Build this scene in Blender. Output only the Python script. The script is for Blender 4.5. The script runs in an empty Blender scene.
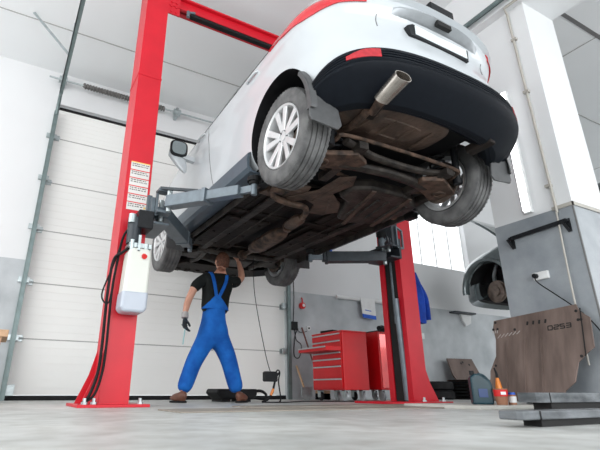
import bpy, bmesh, math, random
from mathutils import Vector, Matrix
random.seed(7)
S = bpy.context.scene
COL = S.collection
PI = math.pi

# ------------------------------------------------------------------ camera
cam_d = bpy.data.cameras.new('camera')
cam = bpy.data.objects.new('camera', cam_d)
COL.objects.link(cam)
R_ = Vector((0.8755, -0.4827, 0.0050)); F_ = Vector((0.4484, 0.8195, 0.3568))
R_.normalize(); F_ = (F_ - R_ * F_.dot(R_)).normalized(); U_ = R_.cross(F_)
M = Matrix.Identity(4)
for i in range(3):
    M[i][0], M[i][1], M[i][2] = R_[i], U_[i], -F_[i]
M.translation = Vector((0, 0, 0.115))
cam.matrix_world = M
cam_d.sensor_width = 36
cam_d.lens = 463.03 / 600 * 36
cam_d.shift_x = 0.0603
cam_d.shift_y = -0.0189
cam_d.clip_start = 0.02
cam_d.dof.use_dof = True
cam_d.dof.focus_distance = 3.6
cam_d.dof.aperture_fstop = 5.0
S.camera = cam

# ------------------------------------------------------------------ world and light
w = bpy.data.worlds.new('world'); S.world = w; w.use_nodes = True
bg = w.node_tree.nodes['Background']
bg.inputs[0].default_value = (0.93, 0.97, 1.0, 1); bg.inputs[1].default_value = 1.12

def area(name, loc, target, sx, sy, power, col=(1, 1, 1)):
    d = bpy.data.lights.new(name, 'AREA'); d.shape = 'RECTANGLE'; d.size = sx; d.size_y = sy
    d.energy = power; d.color = col
    o = bpy.data.objects.new(name, d); COL.objects.link(o)
    o.location = loc
    o.rotation_euler = (Vector(target) - Vector(loc)).to_track_quat('-Z', 'Y').to_euler()
    return o
area('assumed_side_daylight', (-3.4, 2.2, 2.3), (2, 3.2, 1.2), 5.5, 3.2, 135, (1, 0.99, 0.97))  # added lamp for daylight assumed from the left; no side windows are built
area('fill_light_behind', (1.6, -4.6, 1.7), (2.2, 5, 1.2), 7, 2.8, 270, (0.97, 0.99, 1))  # added fill lamp behind the camera, set low to reach the door under the car
area('fill_light_right', (11.5, -1.5, 2.6), (6.0, 6, 2.6), 4.5, 2.4, 120, (0.98, 0.99, 1))  # added fill lamp out of view, brightens the right part of the back wall

S.view_settings.view_transform = 'Standard'
S.view_settings.look = 'None'
S.view_settings.gamma = 1
S.view_settings.use_curve_mapping = False
S.view_settings.exposure = 0.17

# ------------------------------------------------------------------ materials
MATS = {}
def mat(name, col, rough=0.5, metal=0.0, var=0.06, scale=8.0, bump=0.0, bscale=60.0, col2=None, coat=0.0, spec=None, emit=None, trans=0.0, stretch=None, detail=4, lo=0.35, hi=0.65):
    if name in MATS: return MATS[name]
    m = bpy.data.materials.new(name); m.use_nodes = True
    nt = m.node_tree; b = nt.nodes['Principled BSDF']
    b.inputs['Roughness'].default_value = rough; b.inputs['Metallic'].default_value = metal
    if coat: b.inputs['Coat Weight'].default_value = coat; b.inputs['Coat Roughness'].default_value = 0.05
    if spec is not None: b.inputs['Specular IOR Level'].default_value = spec
    if trans: b.inputs['Transmission Weight'].default_value = trans
    if emit:
        b.inputs['Emission Color'].default_value = (*col, 1); b.inputs['Emission Strength'].default_value = emit
    tc = nt.nodes.new('ShaderNodeTexCoord')
    src = tc.outputs['Object']
    if stretch:
        mp = nt.nodes.new('ShaderNodeMapping'); mp.inputs['Scale'].default_value = stretch
        nt.links.new(src, mp.inputs[0]); src = mp.outputs[0]
    n = nt.nodes.new('ShaderNodeTexNoise'); n.inputs['Scale'].default_value = scale; n.inputs['Detail'].default_value = detail
    nt.links.new(src, n.inputs['Vector'])
    r = nt.nodes.new('ShaderNodeValToRGB')
    if col2 is None:
        c1 = tuple(max(0, c * (1 - var)) for c in col); c2 = tuple(min(1, c * (1 + var)) for c in col)
    else: c1, c2 = col, col2
    r.color_ramp.elements[0].position = lo; r.color_ramp.elements[1].position = hi
    r.color_ramp.elements[0].color = (*c1, 1); r.color_ramp.elements[1].color = (*c2, 1)
    nt.links.new(n.outputs[0], r.inputs[0]); nt.links.new(r.outputs[0], b.inputs['Base Color'])
    if bump:
        n2 = nt.nodes.new('ShaderNodeTexNoise'); n2.inputs['Scale'].default_value = bscale
        nt.links.new(src, n2.inputs['Vector'])
        bp = nt.nodes.new('ShaderNodeBump'); bp.inputs['Strength'].default_value = bump; bp.inputs['Distance'].default_value = 0.02
        nt.links.new(n2.outputs[0], bp.inputs['Height']); nt.links.new(bp.outputs[0], b.inputs['Normal'])
    MATS[name] = m
    return m

M_white_paint = mat('car_white_paint', (0.53, 0.56, 0.585), 0.3, var=0.01, coat=0.6)
M_red_lift = mat('lift_red_paint', (0.58, 0.010, 0.024), 0.38, var=0.05, scale=5, spec=0.35)
M_red_cab = mat('cabinet_red_paint', (0.60, 0.005, 0.010), 0.35, var=0.05, scale=4, spec=0.35)
M_redgloss = mat('glossy_red_panel', (0.55, 0.03, 0.03), 0.16, 0.5, var=0.2, scale=5, coat=1.0)
M_wall = mat('white_plaster', (0.72, 0.73, 0.74), 0.8, var=0.015, scale=1.5)
M_ceil = mat('ceiling_panel', (0.80, 0.82, 0.83), 0.7, var=0.012, scale=1.2)
M_tile = mat('grey_wall_tile', (0.36, 0.39, 0.41), 0.5, col2=(0.56, 0.59, 0.61), scale=2.6, detail=8, lo=0.3, hi=0.7, bump=0.05)
M_tile_p = mat('grey_pillar_tile', (0.21, 0.235, 0.26), 0.42, col2=(0.36, 0.385, 0.41), scale=3.2, detail=8, lo=0.3, hi=0.7, bump=0.05)
M_door = mat('white_door_panel', (0.84, 0.84, 0.82), 0.55, var=0.01, scale=2)
M_seam = mat('dark_seam', (0.16, 0.16, 0.16), 0.7)
M_steel = mat('galvanised_steel', (0.42, 0.47, 0.48), 0.4, 0.8, var=0.12, scale=20)
M_spring = mat('dark_spring_steel', (0.14, 0.135, 0.13), 0.5, 0.4)
M_seam2 = mat('pale_joint', (0.36, 0.36, 0.35), 0.7)
M_track = mat('track_steel', (0.17, 0.22, 0.22), 0.45, 0.6, var=0.1, scale=12)
M_black = mat('black_rubber', (0.009, 0.009, 0.010), 0.6, spec=0.2, var=0.2)
M_blackpl = mat('black_plastic', (0.012, 0.013, 0.015), 0.45, spec=0.2, var=0.2, scale=30)
M_bumper = mat('bumper_plastic', (0.006, 0.008, 0.012), 0.5, spec=0.12, var=0.1, scale=30)
M_clad = mat('grey_cladding', (0.075, 0.10, 0.125), 0.45, var=0.06, scale=15)
M_flap = mat('mudflap_plastic', (0.07, 0.072, 0.075), 0.5, var=0.1, scale=25)
M_under = mat('underbody_dirty', (0.007, 0.0055, 0.005), 0.7, spec=0.2, col2=(0.026, 0.019, 0.016), scale=7, detail=8, bump=0.3, bscale=30, lo=.3, hi=.75)
M_under2 = mat('underbody_brown', (0.028, 0.018, 0.013), 0.62, col2=(0.10, 0.062, 0.045), scale=9, detail=8, bump=0.25, bscale=40, lo=.3, hi=.7)
M_rust = mat('rusty_metal', (0.03, 0.02, 0.015), 0.6, 0.3, col2=(0.14, 0.085, 0.06), scale=14, detail=6, bump=0.2, bscale=60)
M_under3 = mat('underbody_grey', (0.014, 0.012, 0.011), 0.55, spec=0.25, col2=(0.048, 0.040, 0.035), scale=12, detail=6, bump=0.2, bscale=50)
M_tyre = mat('tyre_rubber', (0.07, 0.07, 0.072), 0.75, col2=(0.15, 0.15, 0.15), scale=9, bump=0.15, bscale=80)
M_alloy = mat('alloy_silver', (0.66, 0.67, 0.68), 0.35, 0.4, var=0.05, scale=20)
M_chrome = mat('chrome_tip', (0.62, 0.57, 0.52), 0.22, 0.95, var=0.15, scale=15)
M_disc = mat('brake_disc_iron', (0.25, 0.2, 0.17), 0.4, 0.7, var=0.2, scale=15)
M_glass = mat('dark_car_glass', (0.01, 0.014, 0.016), 0.06, 0.0, spec=0.9)
M_mirror = mat('mirror_glass', (0.25, 0.28, 0.29), 0.1, 0.9)
M_lampred = mat('red_lamp_lens', (0.55, 0.01, 0.02), 0.12, var=0.1, scale=6, coat=0.8)
M_refl = mat('red_reflector', (0.42, 0.02, 0.03), 0.25, var=0.15, scale=40)
M_plate = mat('white_plate', (0.72, 0.78, 0.80), 0.3, var=0.04)
M_trim = mat('brushed_trim', (0.36, 0.38, 0.40), 0.38, 0.35, var=0.06, scale=18)
M_arm = mat('arm_grey_paint', (0.10, 0.125, 0.145), 0.38, 0.2, var=0.12, scale=16)
M_armlt = mat('arm_light_grey', (0.135, 0.165, 0.19), 0.38, 0.3, var=0.1, scale=18)
M_armdk = mat('arm_dark_paint', (0.025, 0.032, 0.04), 0.4, 0.2, var=0.2, scale=16)
M_tank = mat('translucent_tank', (0.66, 0.67, 0.62), 0.35, var=0.02, scale=4)
M_oil = mat('tank_oil', (0.44, 0.48, 0.55), 0.35, var=0.03)
M_label = mat('label_paper', (0.68, 0.66, 0.64), 0.5, var=0.03)
M_ink = mat('label_ink', (0.10, 0.07, 0.07), 0.6)
M_yel = mat('label_yellow', (0.85, 0.55, 0.12), 0.5)
M_blue = mat('blue_workwear', (0.006, 0.075, 0.34), 0.8, col2=(0.012, 0.135, 0.50), scale=7, bump=0.9, bscale=9, spec=0.2)
M_bluec = mat('blue_cloth', (0.006, 0.06, 0.42), 0.8, var=0.2, scale=10, bump=0.4, bscale=16)
M_tee = mat('black_tshirt', (0.008, 0.010, 0.010), 0.85, var=0.3, bump=0.6, bscale=9, spec=0.2)
M_skin = mat('skin', (0.52, 0.27, 0.19), 0.55, var=0.08, scale=12)
M_hair = mat('auburn_hair', (0.05, 0.018, 0.010), 0.6, col2=(0.15, 0.055, 0.028), scale=60, bump=0.8, bscale=90)
M_shoe = mat('brown_leather', (0.13, 0.05, 0.03), 0.5, var=0.2, scale=20)
M_glove = mat('dark_glove', (0.015, 0.022, 0.03), 0.75, var=0.25, scale=30)
M_cuff = mat('glove_cuff', (0.35, 0.33, 0.33), 0.8)
M_skid = mat('rusty_brown_plate', (0.085, 0.058, 0.048), 0.6, col2=(0.20, 0.145, 0.125), scale=4, detail=8, bump=0.1, bscale=60, stretch=(1, 3, 0.6), lo=.3, hi=.75)
M_hole = mat('hole_black', (0.01, 0.01, 0.01), 0.8)
M_scratch = mat('scratch_pale', (0.45, 0.42, 0.40), 0.6)
M_slab = mat('worn_steel_ramp', (0.07, 0.078, 0.085), 0.5, 0.3, col2=(0.22, 0.235, 0.25), scale=6, detail=7, bump=0.1, stretch=(1, 1, 3))
M_darkwood = mat('dark_red_wood', (0.16, 0.05, 0.035), 0.6)
M_wood = mat('pale_wood', (0.50, 0.33, 0.20), 0.7, var=0.15, scale=12, stretch=(1, 8, 1))
M_teal = mat('dark_teal_plastic', (0.004, 0.035, 0.05), 0.35, var=0.15)
M_orange = mat('amber_plastic', (0.75, 0.22, 0.02), 0.3)
M_redbox = mat('red_label', (0.65, 0.02, 0.02), 0.4)
M_brownbox = mat('brown_pot', (0.30, 0.14, 0.08), 0.5)
M_whitepl = mat('white_plastic', (0.75, 0.76, 0.76), 0.4)
M_darkblue = mat('dark_blue_label', (0.02, 0.05, 0.16), 0.4)
M_bluepl = mat('blue_plastic', (0.01, 0.10, 0.55), 0.35)
M_cream = mat('cream_conduit', (0.42, 0.40, 0.36), 0.5)
M_silver2 = mat('dark_silver_paint', (0.10, 0.125, 0.13), 0.25, 0.5, var=0.04, coat=0.8)
M_tube = mat('tube_light', (1, 1, 1), 0.4, emit=5.0)
M_win = mat('bright_window_pane', (0.95, 0.98, 1.0), 0.4, emit=1.05)
M_caster = mat('caster_grey', (0.45, 0.48, 0.50), 0.4, 0.5)
M_tool = mat('tool_teal', (0.25, 0.42, 0.44), 0.35, 0.5)

def floor_mat():
    m = bpy.data.materials.new('workshop_concrete'); m.use_nodes = True
    nt = m.node_tree; b = nt.nodes['Principled BSDF']
    tc = nt.nodes.new('ShaderNodeTexCoord')
    n1 = nt.nodes.new('ShaderNodeTexNoise'); n1.inputs['Scale'].default_value = 1.6; n1.inputs['Detail'].default_value = 8
    n2 = nt.nodes.new('ShaderNodeTexNoise'); n2.inputs['Scale'].default_value = 9; n2.inputs['Detail'].default_value = 8
    for n in (n1, n2): nt.links.new(tc.outputs['Object'], n.inputs['Vector'])
    r1 = nt.nodes.new('ShaderNodeValToRGB'); r1.color_ramp.elements[0].position = .32; r1.color_ramp.elements[1].position = .68
    r1.color_ramp.elements[0].color = (0.42, 0.43, 0.42, 1); r1.color_ramp.elements[1].color = (0.64, 0.65, 0.635, 1)
    r2 = nt.nodes.new('ShaderNodeValToRGB'); r2.color_ramp.elements[0].position = .35; r2.color_ramp.elements[1].position = .6
    r2.color_ramp.elements[0].color = (0.78, 0.77, 0.75, 1); r2.color_ramp.elements[1].color = (1, 1, 1, 1)
    mx = nt.nodes.new('ShaderNodeMixRGB'); mx.blend_type = 'MULTIPLY'; mx.inputs[0].default_value = 1
    nt.links.new(n1.outputs[0], r1.inputs[0]); nt.links.new(n2.outputs[0], r2.inputs[0])
    nt.links.new(r1.outputs[0], mx.inputs[1]); nt.links.new(r2.outputs[0], mx.inputs[2])
    nt.links.new(mx.outputs[0], b.inputs['Base Color'])
    b.inputs['Roughness'].default_value = 0.45
    return m
M_floor = floor_mat()
M_pale = mat('pale_floor_plate', (0.42, 0.41, 0.38), 0.6, col2=(0.58, 0.57, 0.53), scale=5, detail=8)
M_plank = mat('worn_floor_plate', (0.20, 0.17, 0.14), 0.6, col2=(0.36, 0.33, 0.29), scale=5, detail=8, stretch=(0.6, 4, 1), bump=0.1)

# ------------------------------------------------------------------ mesh helpers
def link(name, bm, m, parent=None, smooth=False, bevel=0.0, mats=None, angle=35, seg=2):
    me = bpy.data.meshes.new(name)
    bmesh.ops.recalc_face_normals(bm, faces=bm.faces)
    bm.to_mesh(me); bm.free()
    for mm in ([m] if not mats else mats): me.materials.append(mm)
    o = bpy.data.objects.new(name, me); COL.objects.link(o)
    if smooth:
        for p in me.polygons: p.use_smooth = True
        try: me.set_sharp_from_angle(angle=math.radians(angle))
        except Exception: pass
    if bevel:
        b = o.modifiers.new('bevel', 'BEVEL'); b.width = bevel; b.segments = seg; b.limit_method = 'ANGLE'; b.angle_limit = math.radians(40)
    if parent: o.parent = parent
    return o

def box(bm, x0, x1, y0, y1, z0, z1, mi=0):
    vs = [bm.verts.new((x, y, z)) for x in (x0, x1) for y in (y0, y1) for z in (z0, z1)]
    fs = [(0, 1, 3, 2), (4, 6, 7, 5), (0, 4, 5, 1), (2, 3, 7, 6), (0, 2, 6, 4), (1, 5, 7, 3)]
    for f in fs:
        q = bm.faces.new([vs[i] for i in f]); q.material_index = mi
    return vs

def bar(bm, a, b, wd, ht, up=(0, 0, 1), mi=0, wd2=None, ht2=None):
    a = Vector(a); b = Vector(b); d = (b - a).normalized(); up = Vector(up)
    s = d.cross(up)
    if s.length < 1e-4: s = d.cross(Vector((1, 0, 0)))
    s.normalize(); u = s.cross(d).normalized()
    wd2 = wd if wd2 is None else wd2; ht2 = ht if ht2 is None else ht2
    vs = []
    for p, ww, hh in ((a, wd, ht), (b, wd2, ht2)):
        for sx, sz in ((-1, -1), (1, -1), (1, 1), (-1, 1)):
            vs.append(bm.verts.new(p + s * ww / 2 * sx + u * hh / 2 * sz))
    for f in ((0, 1, 2, 3), (7, 6, 5, 4), (0, 4, 5, 1), (1, 5, 6, 2), (2, 6, 7, 3), (3, 7, 4, 0)):
        q = bm.faces.new([vs[i] for i in f]); q.material_index = mi

def smooth_path(pts, n=6):
    pts = [Vector(p) for p in pts]
    if len(pts) < 3: return pts
    out = []
    for i in range(len(pts) - 1):
        p0 = pts[max(i - 1, 0)]; p1 = pts[i]; p2 = pts[i + 1]; p3 = pts[min(i + 2, len(pts) - 1)]
        for k in range(n):
            t = k / n
            out.append(0.5 * ((2 * p1) + (p2 - p0) * t + (2 * p0 - 5 * p1 + 4 * p2 - p3) * t * t + (3 * p1 - p0 - 3 * p2 + p3) * t ** 3))
    out.append(pts[-1])
    return out

def tube(bm, pts, r, seg=10, smooth=True, flat=1.0, cap=True, mi=0):
    P = smooth_path(pts) if smooth else [Vector(p) for p in pts]
    n = len(P); rs = r if isinstance(r, (list, tuple)) else None
    rings = []; prev = None
    for i, p in enumerate(P):
        d = (P[min(i + 1, n - 1)] - P[max(i - 1, 0)]).normalized()
        if prev is None:
            s = d.cross(Vector((0, 0, 1)))
            if s.length < 1e-3: s = d.cross(Vector((0, 1, 0)))
        else: s = prev - d * prev.dot(d)
        s.normalize(); prev = s; u = s.cross(d)
        rr = r
        if rs:
            f = i / (n - 1) * (len(rs) - 1); k = min(int(f), len(rs) - 2); rr = rs[k] + (rs[k + 1] - rs[k]) * (f - k)
        rings.append([bm.verts.new(p + s * math.cos(2 * PI * j / seg) * rr + u * math.sin(2 * PI * j / seg) * rr * flat) for j in range(seg)])
    for a, b in zip(rings, rings[1:]):
        for j in range(seg):
            q = bm.faces.new((a[j], a[(j + 1) % seg], b[(j + 1) % seg], b[j])); q.material_index = mi
    if cap:
        bm.faces.new(rings[0]).material_index = mi; bm.faces.new(rings[-1][::-1]).material_index = mi

def cyl(bm, a, b, r, seg=20, r2=None, mi=0):
    tube(bm, [a, b], [r, r if r2 is None else r2], seg, smooth=False, mi=mi)

def prism(bm, pts, z0, z1, axis='z', mi=0):
    def P(p, h):
        if axis == 'z': return (p[0], p[1], h)
        if axis == 'y': return (p[0], h, p[1])
        return (h, p[0], p[1])
    A = [bm.verts.new(P(p, z0)) for p in pts]; B = [bm.verts.new(P(p, z1)) for p in pts]
    bm.faces.new(A).material_index = mi; bm.faces.new(B[::-1]).material_index = mi
    n = len(pts)
    for i in range(n): bm.faces.new((A[i], B[i], B[(i + 1) % n], A[(i + 1) % n])).material_index = mi

def lathe(bm, prof, axis_pt, axis='x', seg=48, mi=0, closed=True):
    c = Vector(axis_pt); rings = []
    for k in range(seg):
        a = 2 * PI * k / seg; ca, sa = math.cos(a), math.sin(a)
        ring = []
        for (h, r) in prof:
            if axis == 'x': v = Vector((h, r * ca, r * sa))
            elif axis == 'y': v = Vector((r * ca, h, r * sa))
            else: v = Vector((r * ca, r * sa, h))
            ring.append(bm.verts.new(c + v))
        rings.append(ring)
    n = len(prof)
    for k in range(seg):
        a, b = rings[k], rings[(k + 1) % seg]
        for i in range(n if closed else n - 1):
            j = (i + 1) % n
            bm.faces.new((a[i], a[j], b[j], b[i])).material_index = mi

def grid_solid(bm, P, thick_fn, mi=0):
    """P[i][j] outer points, thick_fn -> inner offset vector; closes into a solid."""
    ni, nj = len(P), len(P[0])
    O = [[bm.verts.new(P[i][j]) for j in range(nj)] for i in range(ni)]
    I = [[bm.verts.new(Vector(P[i][j]) + thick_fn(i, j)) for j in range(nj)] for i in range(ni)]
    for i in range(ni - 1):
        for j in range(nj - 1):
            bm.faces.new((O[i][j], O[i + 1][j], O[i + 1][j + 1], O[i][j + 1])).material_index = mi
            bm.faces.new((I[i][j], I[i][j + 1], I[i + 1][j + 1], I[i + 1][j])).material_index = mi
    for i in range(ni - 1):
        for j in (0, nj - 1): bm.faces.new((O[i][j], I[i][j], I[i + 1][j], O[i + 1][j])).material_index = mi
    for j in range(nj - 1):
        for i in (0, ni - 1): bm.faces.new((O[i][j], O[i][j + 1], I[i][j + 1], I[i][j])).material_index = mi

def empty(name, loc=(0, 0, 0), rz=0.0, label=None, cat=None, group=None, kind=None):
    o = bpy.data.objects.new(name, None); o.empty_display_size = 0.1; COL.objects.link(o)
    o.location = loc; o.rotation_euler = (0, 0, rz)
    tag(o, label, cat, group, kind); return o
def tag(o, label=None, cat=None, group=None, kind=None):
    if label: o['label'] = label
    if cat: o['category'] = cat
    if group: o['group'] = group
    if kind: o['kind'] = kind
    return o
def bx(name, m, x0, x1, y0, y1, z0, z1, parent=None, bevel=0.0):
    bm = bmesh.new(); box(bm, x0, x1, y0, y1, z0, z1); return link(name, bm, m, parent, bevel=bevel)
def copy_tree(o, parent=None):
    c = o.copy(); COL.objects.link(c)
    if parent: c.parent = parent
    for ch in list(o.children): copy_tree(ch, c)
    return c

# ------------------------------------------------------------------ the hall
WY = 6.0; CZ = 4.2
tag(bx('floor', M_floor, -4, 14.5, -5, 6.4, -0.2, 0.0), kind='structure')
# ceiling: panels with fine joints
c = bx('ceiling', M_ceil, -4, 14.5, -5, 6.4, CZ, CZ + 0.2); tag(c, kind='structure')
for i, y in enumerate((5.06, 3.09, 2.0, 0.95)):
    bm = bmesh.new(); box(bm, -4 if i in (0, 3) else (4.9 if i == 2 else 6.9), 14.4, y - (0.006 if i != 2 else 0.022), y + (0.006 if i != 2 else 0.022), CZ - 0.006, CZ + 0.01)
    tag(link('trim_%d' % (i + 1), bm, M_seam if i == 2 else M_seam2), kind='structure')
for i, x in enumerate((5.76, 9.6)):
    bm = bmesh.new(); box(bm, x - 0.005, x + 0.005, -1, 6.0, CZ - 0.005, CZ + 0.01)
    tag(link('trim_%d' % (i + 5), bm, M_seam2), kind='structure')

DX0, DX1, DZ = 0.12, 3.68, 3.72       # garage door opening
WX0, WX1, WZ0, WZ1 = 6.0, 8.05, 2.35, 3.95
bm = bmesh.new()
def wallbox(x0, x1, z0, z1, y0=WY, y1=WY + 0.3): box(bm, x0, x1, y0, y1, z0, z1)
wallbox(-4, DX0, 1.54, CZ); wallbox(DX0, DX1, DZ, CZ); wallbox(DX1, WX0, 1.54, CZ)
wallbox(WX0, WX1, 1.54, WZ0); wallbox(WX0, WX1, WZ1, CZ); wallbox(WX1, 14.5, 1.54, CZ)
tag(link('wall_back', bm, M_wall), kind='structure')
bm = bmesh.new()
box(bm, -4, DX0, WY - 0.012, WY + 0.3, 0, 1.54); box(bm, DX1, 14.5, WY - 0.012, WY + 0.3, 0, 1.54)
tag(link('trim_7', bm, M_tile), kind='structure')
tag(bx('wall_right', M_wall, 14.3, 14.5, -5, 6.0, 0, CZ), kind='structure')

# translucent window strip in the back wall
win = empty('window_1', ((WX0 + WX1) / 2, WY + 0.1, WZ0), kind='structure')
def wl(x): return x - (WX0 + WX1) / 2
n = 5
bm = bmesh.new(); box(bm, wl(WX0), wl(WX1), 0.02, 0.05, 0, WZ1 - WZ0); link('pane', bm, M_win, win)
bm = bmesh.new()
for k in range(n + 1):
    x = wl(WX0 + (WX1 - WX0) * k / n); box(bm, x - 0.010, x + 0.010, 0.0, 0.05, 0, WZ1 - WZ0)
for z in (0.0, WZ1 - WZ0 - 0.03): box(bm, wl(WX0), wl(WX1), -0.03, 0.05, z, z + 0.03)
link('window_frame', bm, M_whitepl, win)

# sectional door
door = empty('door_1', ((DX0 + DX1) / 2, WY + 0.04, 0), kind='structure')
dx = (DX1 - DX0) / 2
zs = [0.05, 0.65, 1.29, 1.94, 2.58, 3.22, 3.66]
for a, b in zip(zs, zs[1:]):
    bm = bmesh.new(); box(bm, -dx, dx, 0, 0.04, a + 0.006, b - 0.006)
    k = 7
    for i in range(1, k):      # fine ribs
        z = a + (b - a) * i / k; box(bm, -dx, dx, -0.003, 0.0, z - 0.004, z + 0.004)
    link('door_panel', bm, M_door, door)
bm = bmesh.new()
for z in zs[1:-1]: box(bm, -dx, dx, -0.002, 0.035, z - 0.006, z + 0.006)
link('panel_seam', bm, M_seam2, door)
bm = bmesh.new(); box(bm, -dx, dx, -0.02, 0.04, zs[-1], zs[-1] + 0.026); link('top_seal', bm, M_black, door)
bm = bmesh.new(); box(bm, -dx, dx, -0.02, 0.04, 0, 0.05); link('bottom_seal', bm, M_black, door)
for z in zs[1:-1]:
    for x in (-dx + 0.05, -0.55, 0.6, dx - 0.05):
        bm = bmesh.new(); box(bm, x - 0.04, x + 0.04, -0.02, 0.0, z - 0.035, z + 0.035); cyl(bm, (x - .05, -.022, z), (x + .05, -.022, z), .012, 8)
        link('hinge', bm, M_steel, door)
bm = bmesh.new(); box(bm, -dx - 0.03, -dx + 0.1, -0.04, 0.0, 0.05, 0.16); link('bottom_bracket', bm, M_steel, door)
# tracks
for sgn, X, nm in ((-1, DX0, 'left'), (1, DX1, 'right')):
    t = empty('door_track', (X, WY, 0), label='grey steel track up the %s edge of the white sectional door' % nm, cat='door track')
    bm = bmesh.new()
    box(bm, -0.022, 0.022, -0.10, -0.085, 0, 3.55); box(bm, -0.03 if sgn < 0 else 0.02, -0.02 if sgn < 0 else 0.03, -0.10, 0.0, 0, 3.55)
    link('vertical_rail', bm, M_track, t)
    bm = bmesh.new(); tube(bm, [(0, -0.09, 3.5), (0, -0.12, 3.6), (0, -0.22, 3.68), (0, -0.36, 3.70)], 0.022, 8); link('bend', bm, M_track, t)
    bm = bmesh.new(); box(bm, -0.022, 0.022, -5.2, -0.34, 3.67, 3.685); box(bm, -0.022 if sgn < 0 else 0.012, -0.012 if sgn < 0 else 0.022, -5.2, -0.34, 3.67, 3.73)
    link('horizontal_rail', bm, M_track, t)
    for z in (0.65, 1.3, 1.95, 2.6, 3.2):
        bm = bmesh.new(); box(bm, -0.07, 0.05, -0.05, -0.02, z - 0.03, z + 0.03) if sgn < 0 else box(bm, -0.09, 0.06, -0.06, -0.02, z - 0.04, z + 0.04); link('bracket', bm, M_steel, t)
    for y in (-1.1, -3.2):
        bm = bmesh.new(); bar(bm, (0, y, 3.70), (0, y, 4.19), 0.035, 0.012, up=(0, 1, 0)); bar(bm, (0, y, 3.72), (-0.45 * (1 if sgn < 0 else -1), y + 0.05, 4.19), 0.03, 0.010, up=(0, 1, 0))
        link('hanger', bm, M_steel, t)
t = empty('torsion_spring_shaft', (0, WY - 0.13, 4.02), label='long steel shaft with coil springs above the white sectional door', cat='spring shaft')
bm = bmesh.new(); cyl(bm, (-0.05, 0, 0), (3.9, 0, 0), 0.013, 10); link('shaft', bm, M_steel, t)
for x0 in (0.38,):
    bm = bmesh.new(); pts = []
    for i in range(30 * 8):
        a = i / 8 * 2 * PI; pts.append((x0 + 1.15 * i / 240, 0.032 * math.cos(a), 0.032 * math.sin(a)))
    tube(bm, pts, 0.013, 5, smooth=False); cyl(bm, (x0, 0, 0), (x0 + 1.15, 0, 0), 0.026, 12); link('spring', bm, M_spring, t)
for x in (0.12, 1.72, 2.62, 3.7):
    bm = bmesh.new(); box(bm, x - 0.02, x + 0.02, -0.03, 0.12, -0.07, 0.07); cyl(bm, (x - 0.05, 0, 0), (x + 0.05, 0, 0), 0.05, 16); link('bearing_bracket', bm, M_steel, t)

# pillar
PX0, PX1, PY0, PY1 = 3.86, 4.36, 1.84, 2.54
bm = bmesh.new(); box(bm, PX0, PX1, PY0, PY1, 1.54, 3.66); tag(link('wall_pillar', bm, M_wall), kind='structure')
bm = bmesh.new(); box(bm, PX0 - 0.004, PX1 + 0.004, PY0 - 0.004, PY1 + 0.004, 0, 1.54); tag(link('trim_8', bm, M_tile_p), kind='structure')
bm = bmesh.new(); box(bm, PX0 - 0.10, PX1, -4, 5.99, 3.66, CZ); tag(link('ceiling_beam', bm, M_wall), kind='structure')
bm = bmesh.new()
for x in (PX0 - 0.006,): box(bm, x, x + 0.012, PY0 - 0.006, PY0 + 0.006, 0, 1.54)
tag(link('trim_9', bm, M_seam), kind='structure')
bm = bmesh.new(); box(bm, PX0 - 0.014, PX1 + 0.014, PY0 - 0.014, PY0 - 0.004, 1.53, 1.56); box(bm, PX0 - 0.014, PX0 - 0.004, PY0 - 0.014, PY0 + 0.16, 1.53, 1.56)
tag(link('cable_duct', bm, M_cream), 'cream cable duct running round the pillar above the grey tiles', 'cable duct')

# conduit on the pillar
bm = bmesh.new()
tube(bm, [(PX0 - 0.035, 1.98, 0.3), (PX0 - 0.045, 1.97, 0.9), (PX0 - 0.03, 1.96, 1.5)], 0.007, 8)
cyl(bm, (PX0 - 0.02, 1.96, 1.5), (PX0 - 0.02, 1.99, 3.62), 0.011, 10); tube(bm, [(PX0 - .02, 1.99, 3.62), (PX0 - .09, 1.97, 3.645), (PX0 - .09, 1.7, 3.645), (PX0 - .09, .6, 3.645)], 0.012, 8, smooth=False)
for z in (1.75, 2.7, 3.3): box(bm, PX0 - 0.035, PX0, 1.955, 2.005, z - .012, z + .012)
tag(link('conduit_pipe', bm, M_cream), 'thin cream conduit running up the face of the pillar', 'conduit')
t = empty('tube_light', (PX0 - 0.03, 2.19, 1.57), label='glowing white tube light fixed upright on the pillar', cat='tube light')
bm = bmesh.new(); box(bm, -0.012, 0.03, -0.035, 0.035, 0, 1.25); link('housing', bm, M_whitepl, t, bevel=0.005)
bm = bmesh.new(); box(bm, -0.03, -0.012, -0.028, 0.028, 0.02, 1.23); link('diffuser', bm, M_tube, t, bevel=0.008)
# coat rack
t = empty('coat_rack', (PX0, 2.15, 1.34), label='black steel hook rail on the grey tiled pillar', cat='coat rack')
bm = bmesh.new(); bar(bm, (-0.035, -0.25, 0.07), (-0.035, 0.24, 0.05), 0.012, 0.035); link('rail', bm, M_blackpl, t)
for y, z in ((-0.25, 0.07), (0.24, 0.05)):
    bm = bmesh.new(); bar(bm, (-0.008, y, z + 0.02), (-0.008, y, z - 0.09), 0.03, 0.012, up=(1, 0, 0)); bar(bm, (-0.04, y + 0.03, z + 0.0), (-0.012, y, z - 0.09), 0.022, 0.01, up=(1, 0, 0)); bar(bm, (-0.05, y, z), (0, y, z), 0.03, 0.02); link('bracket', bm, M_blackpl, t)
t = empty('wall_socket', (PX0, 2.20, 1.02), label='white double socket with a black plug on the tiled pillar', cat='socket')
bm = bmesh.new(); box(bm, -0.03, -0.004, -0.065, 0.065, -0.032, 0.032); link('socket_plate', bm, M_whitepl, t, bevel=0.006)
bm = bmesh.new(); cyl(bm, (-0.06, 0.035, 0), (-0.03, 0.035, 0), 0.02, 16); link('plug', bm, M_blackpl, t)
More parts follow.
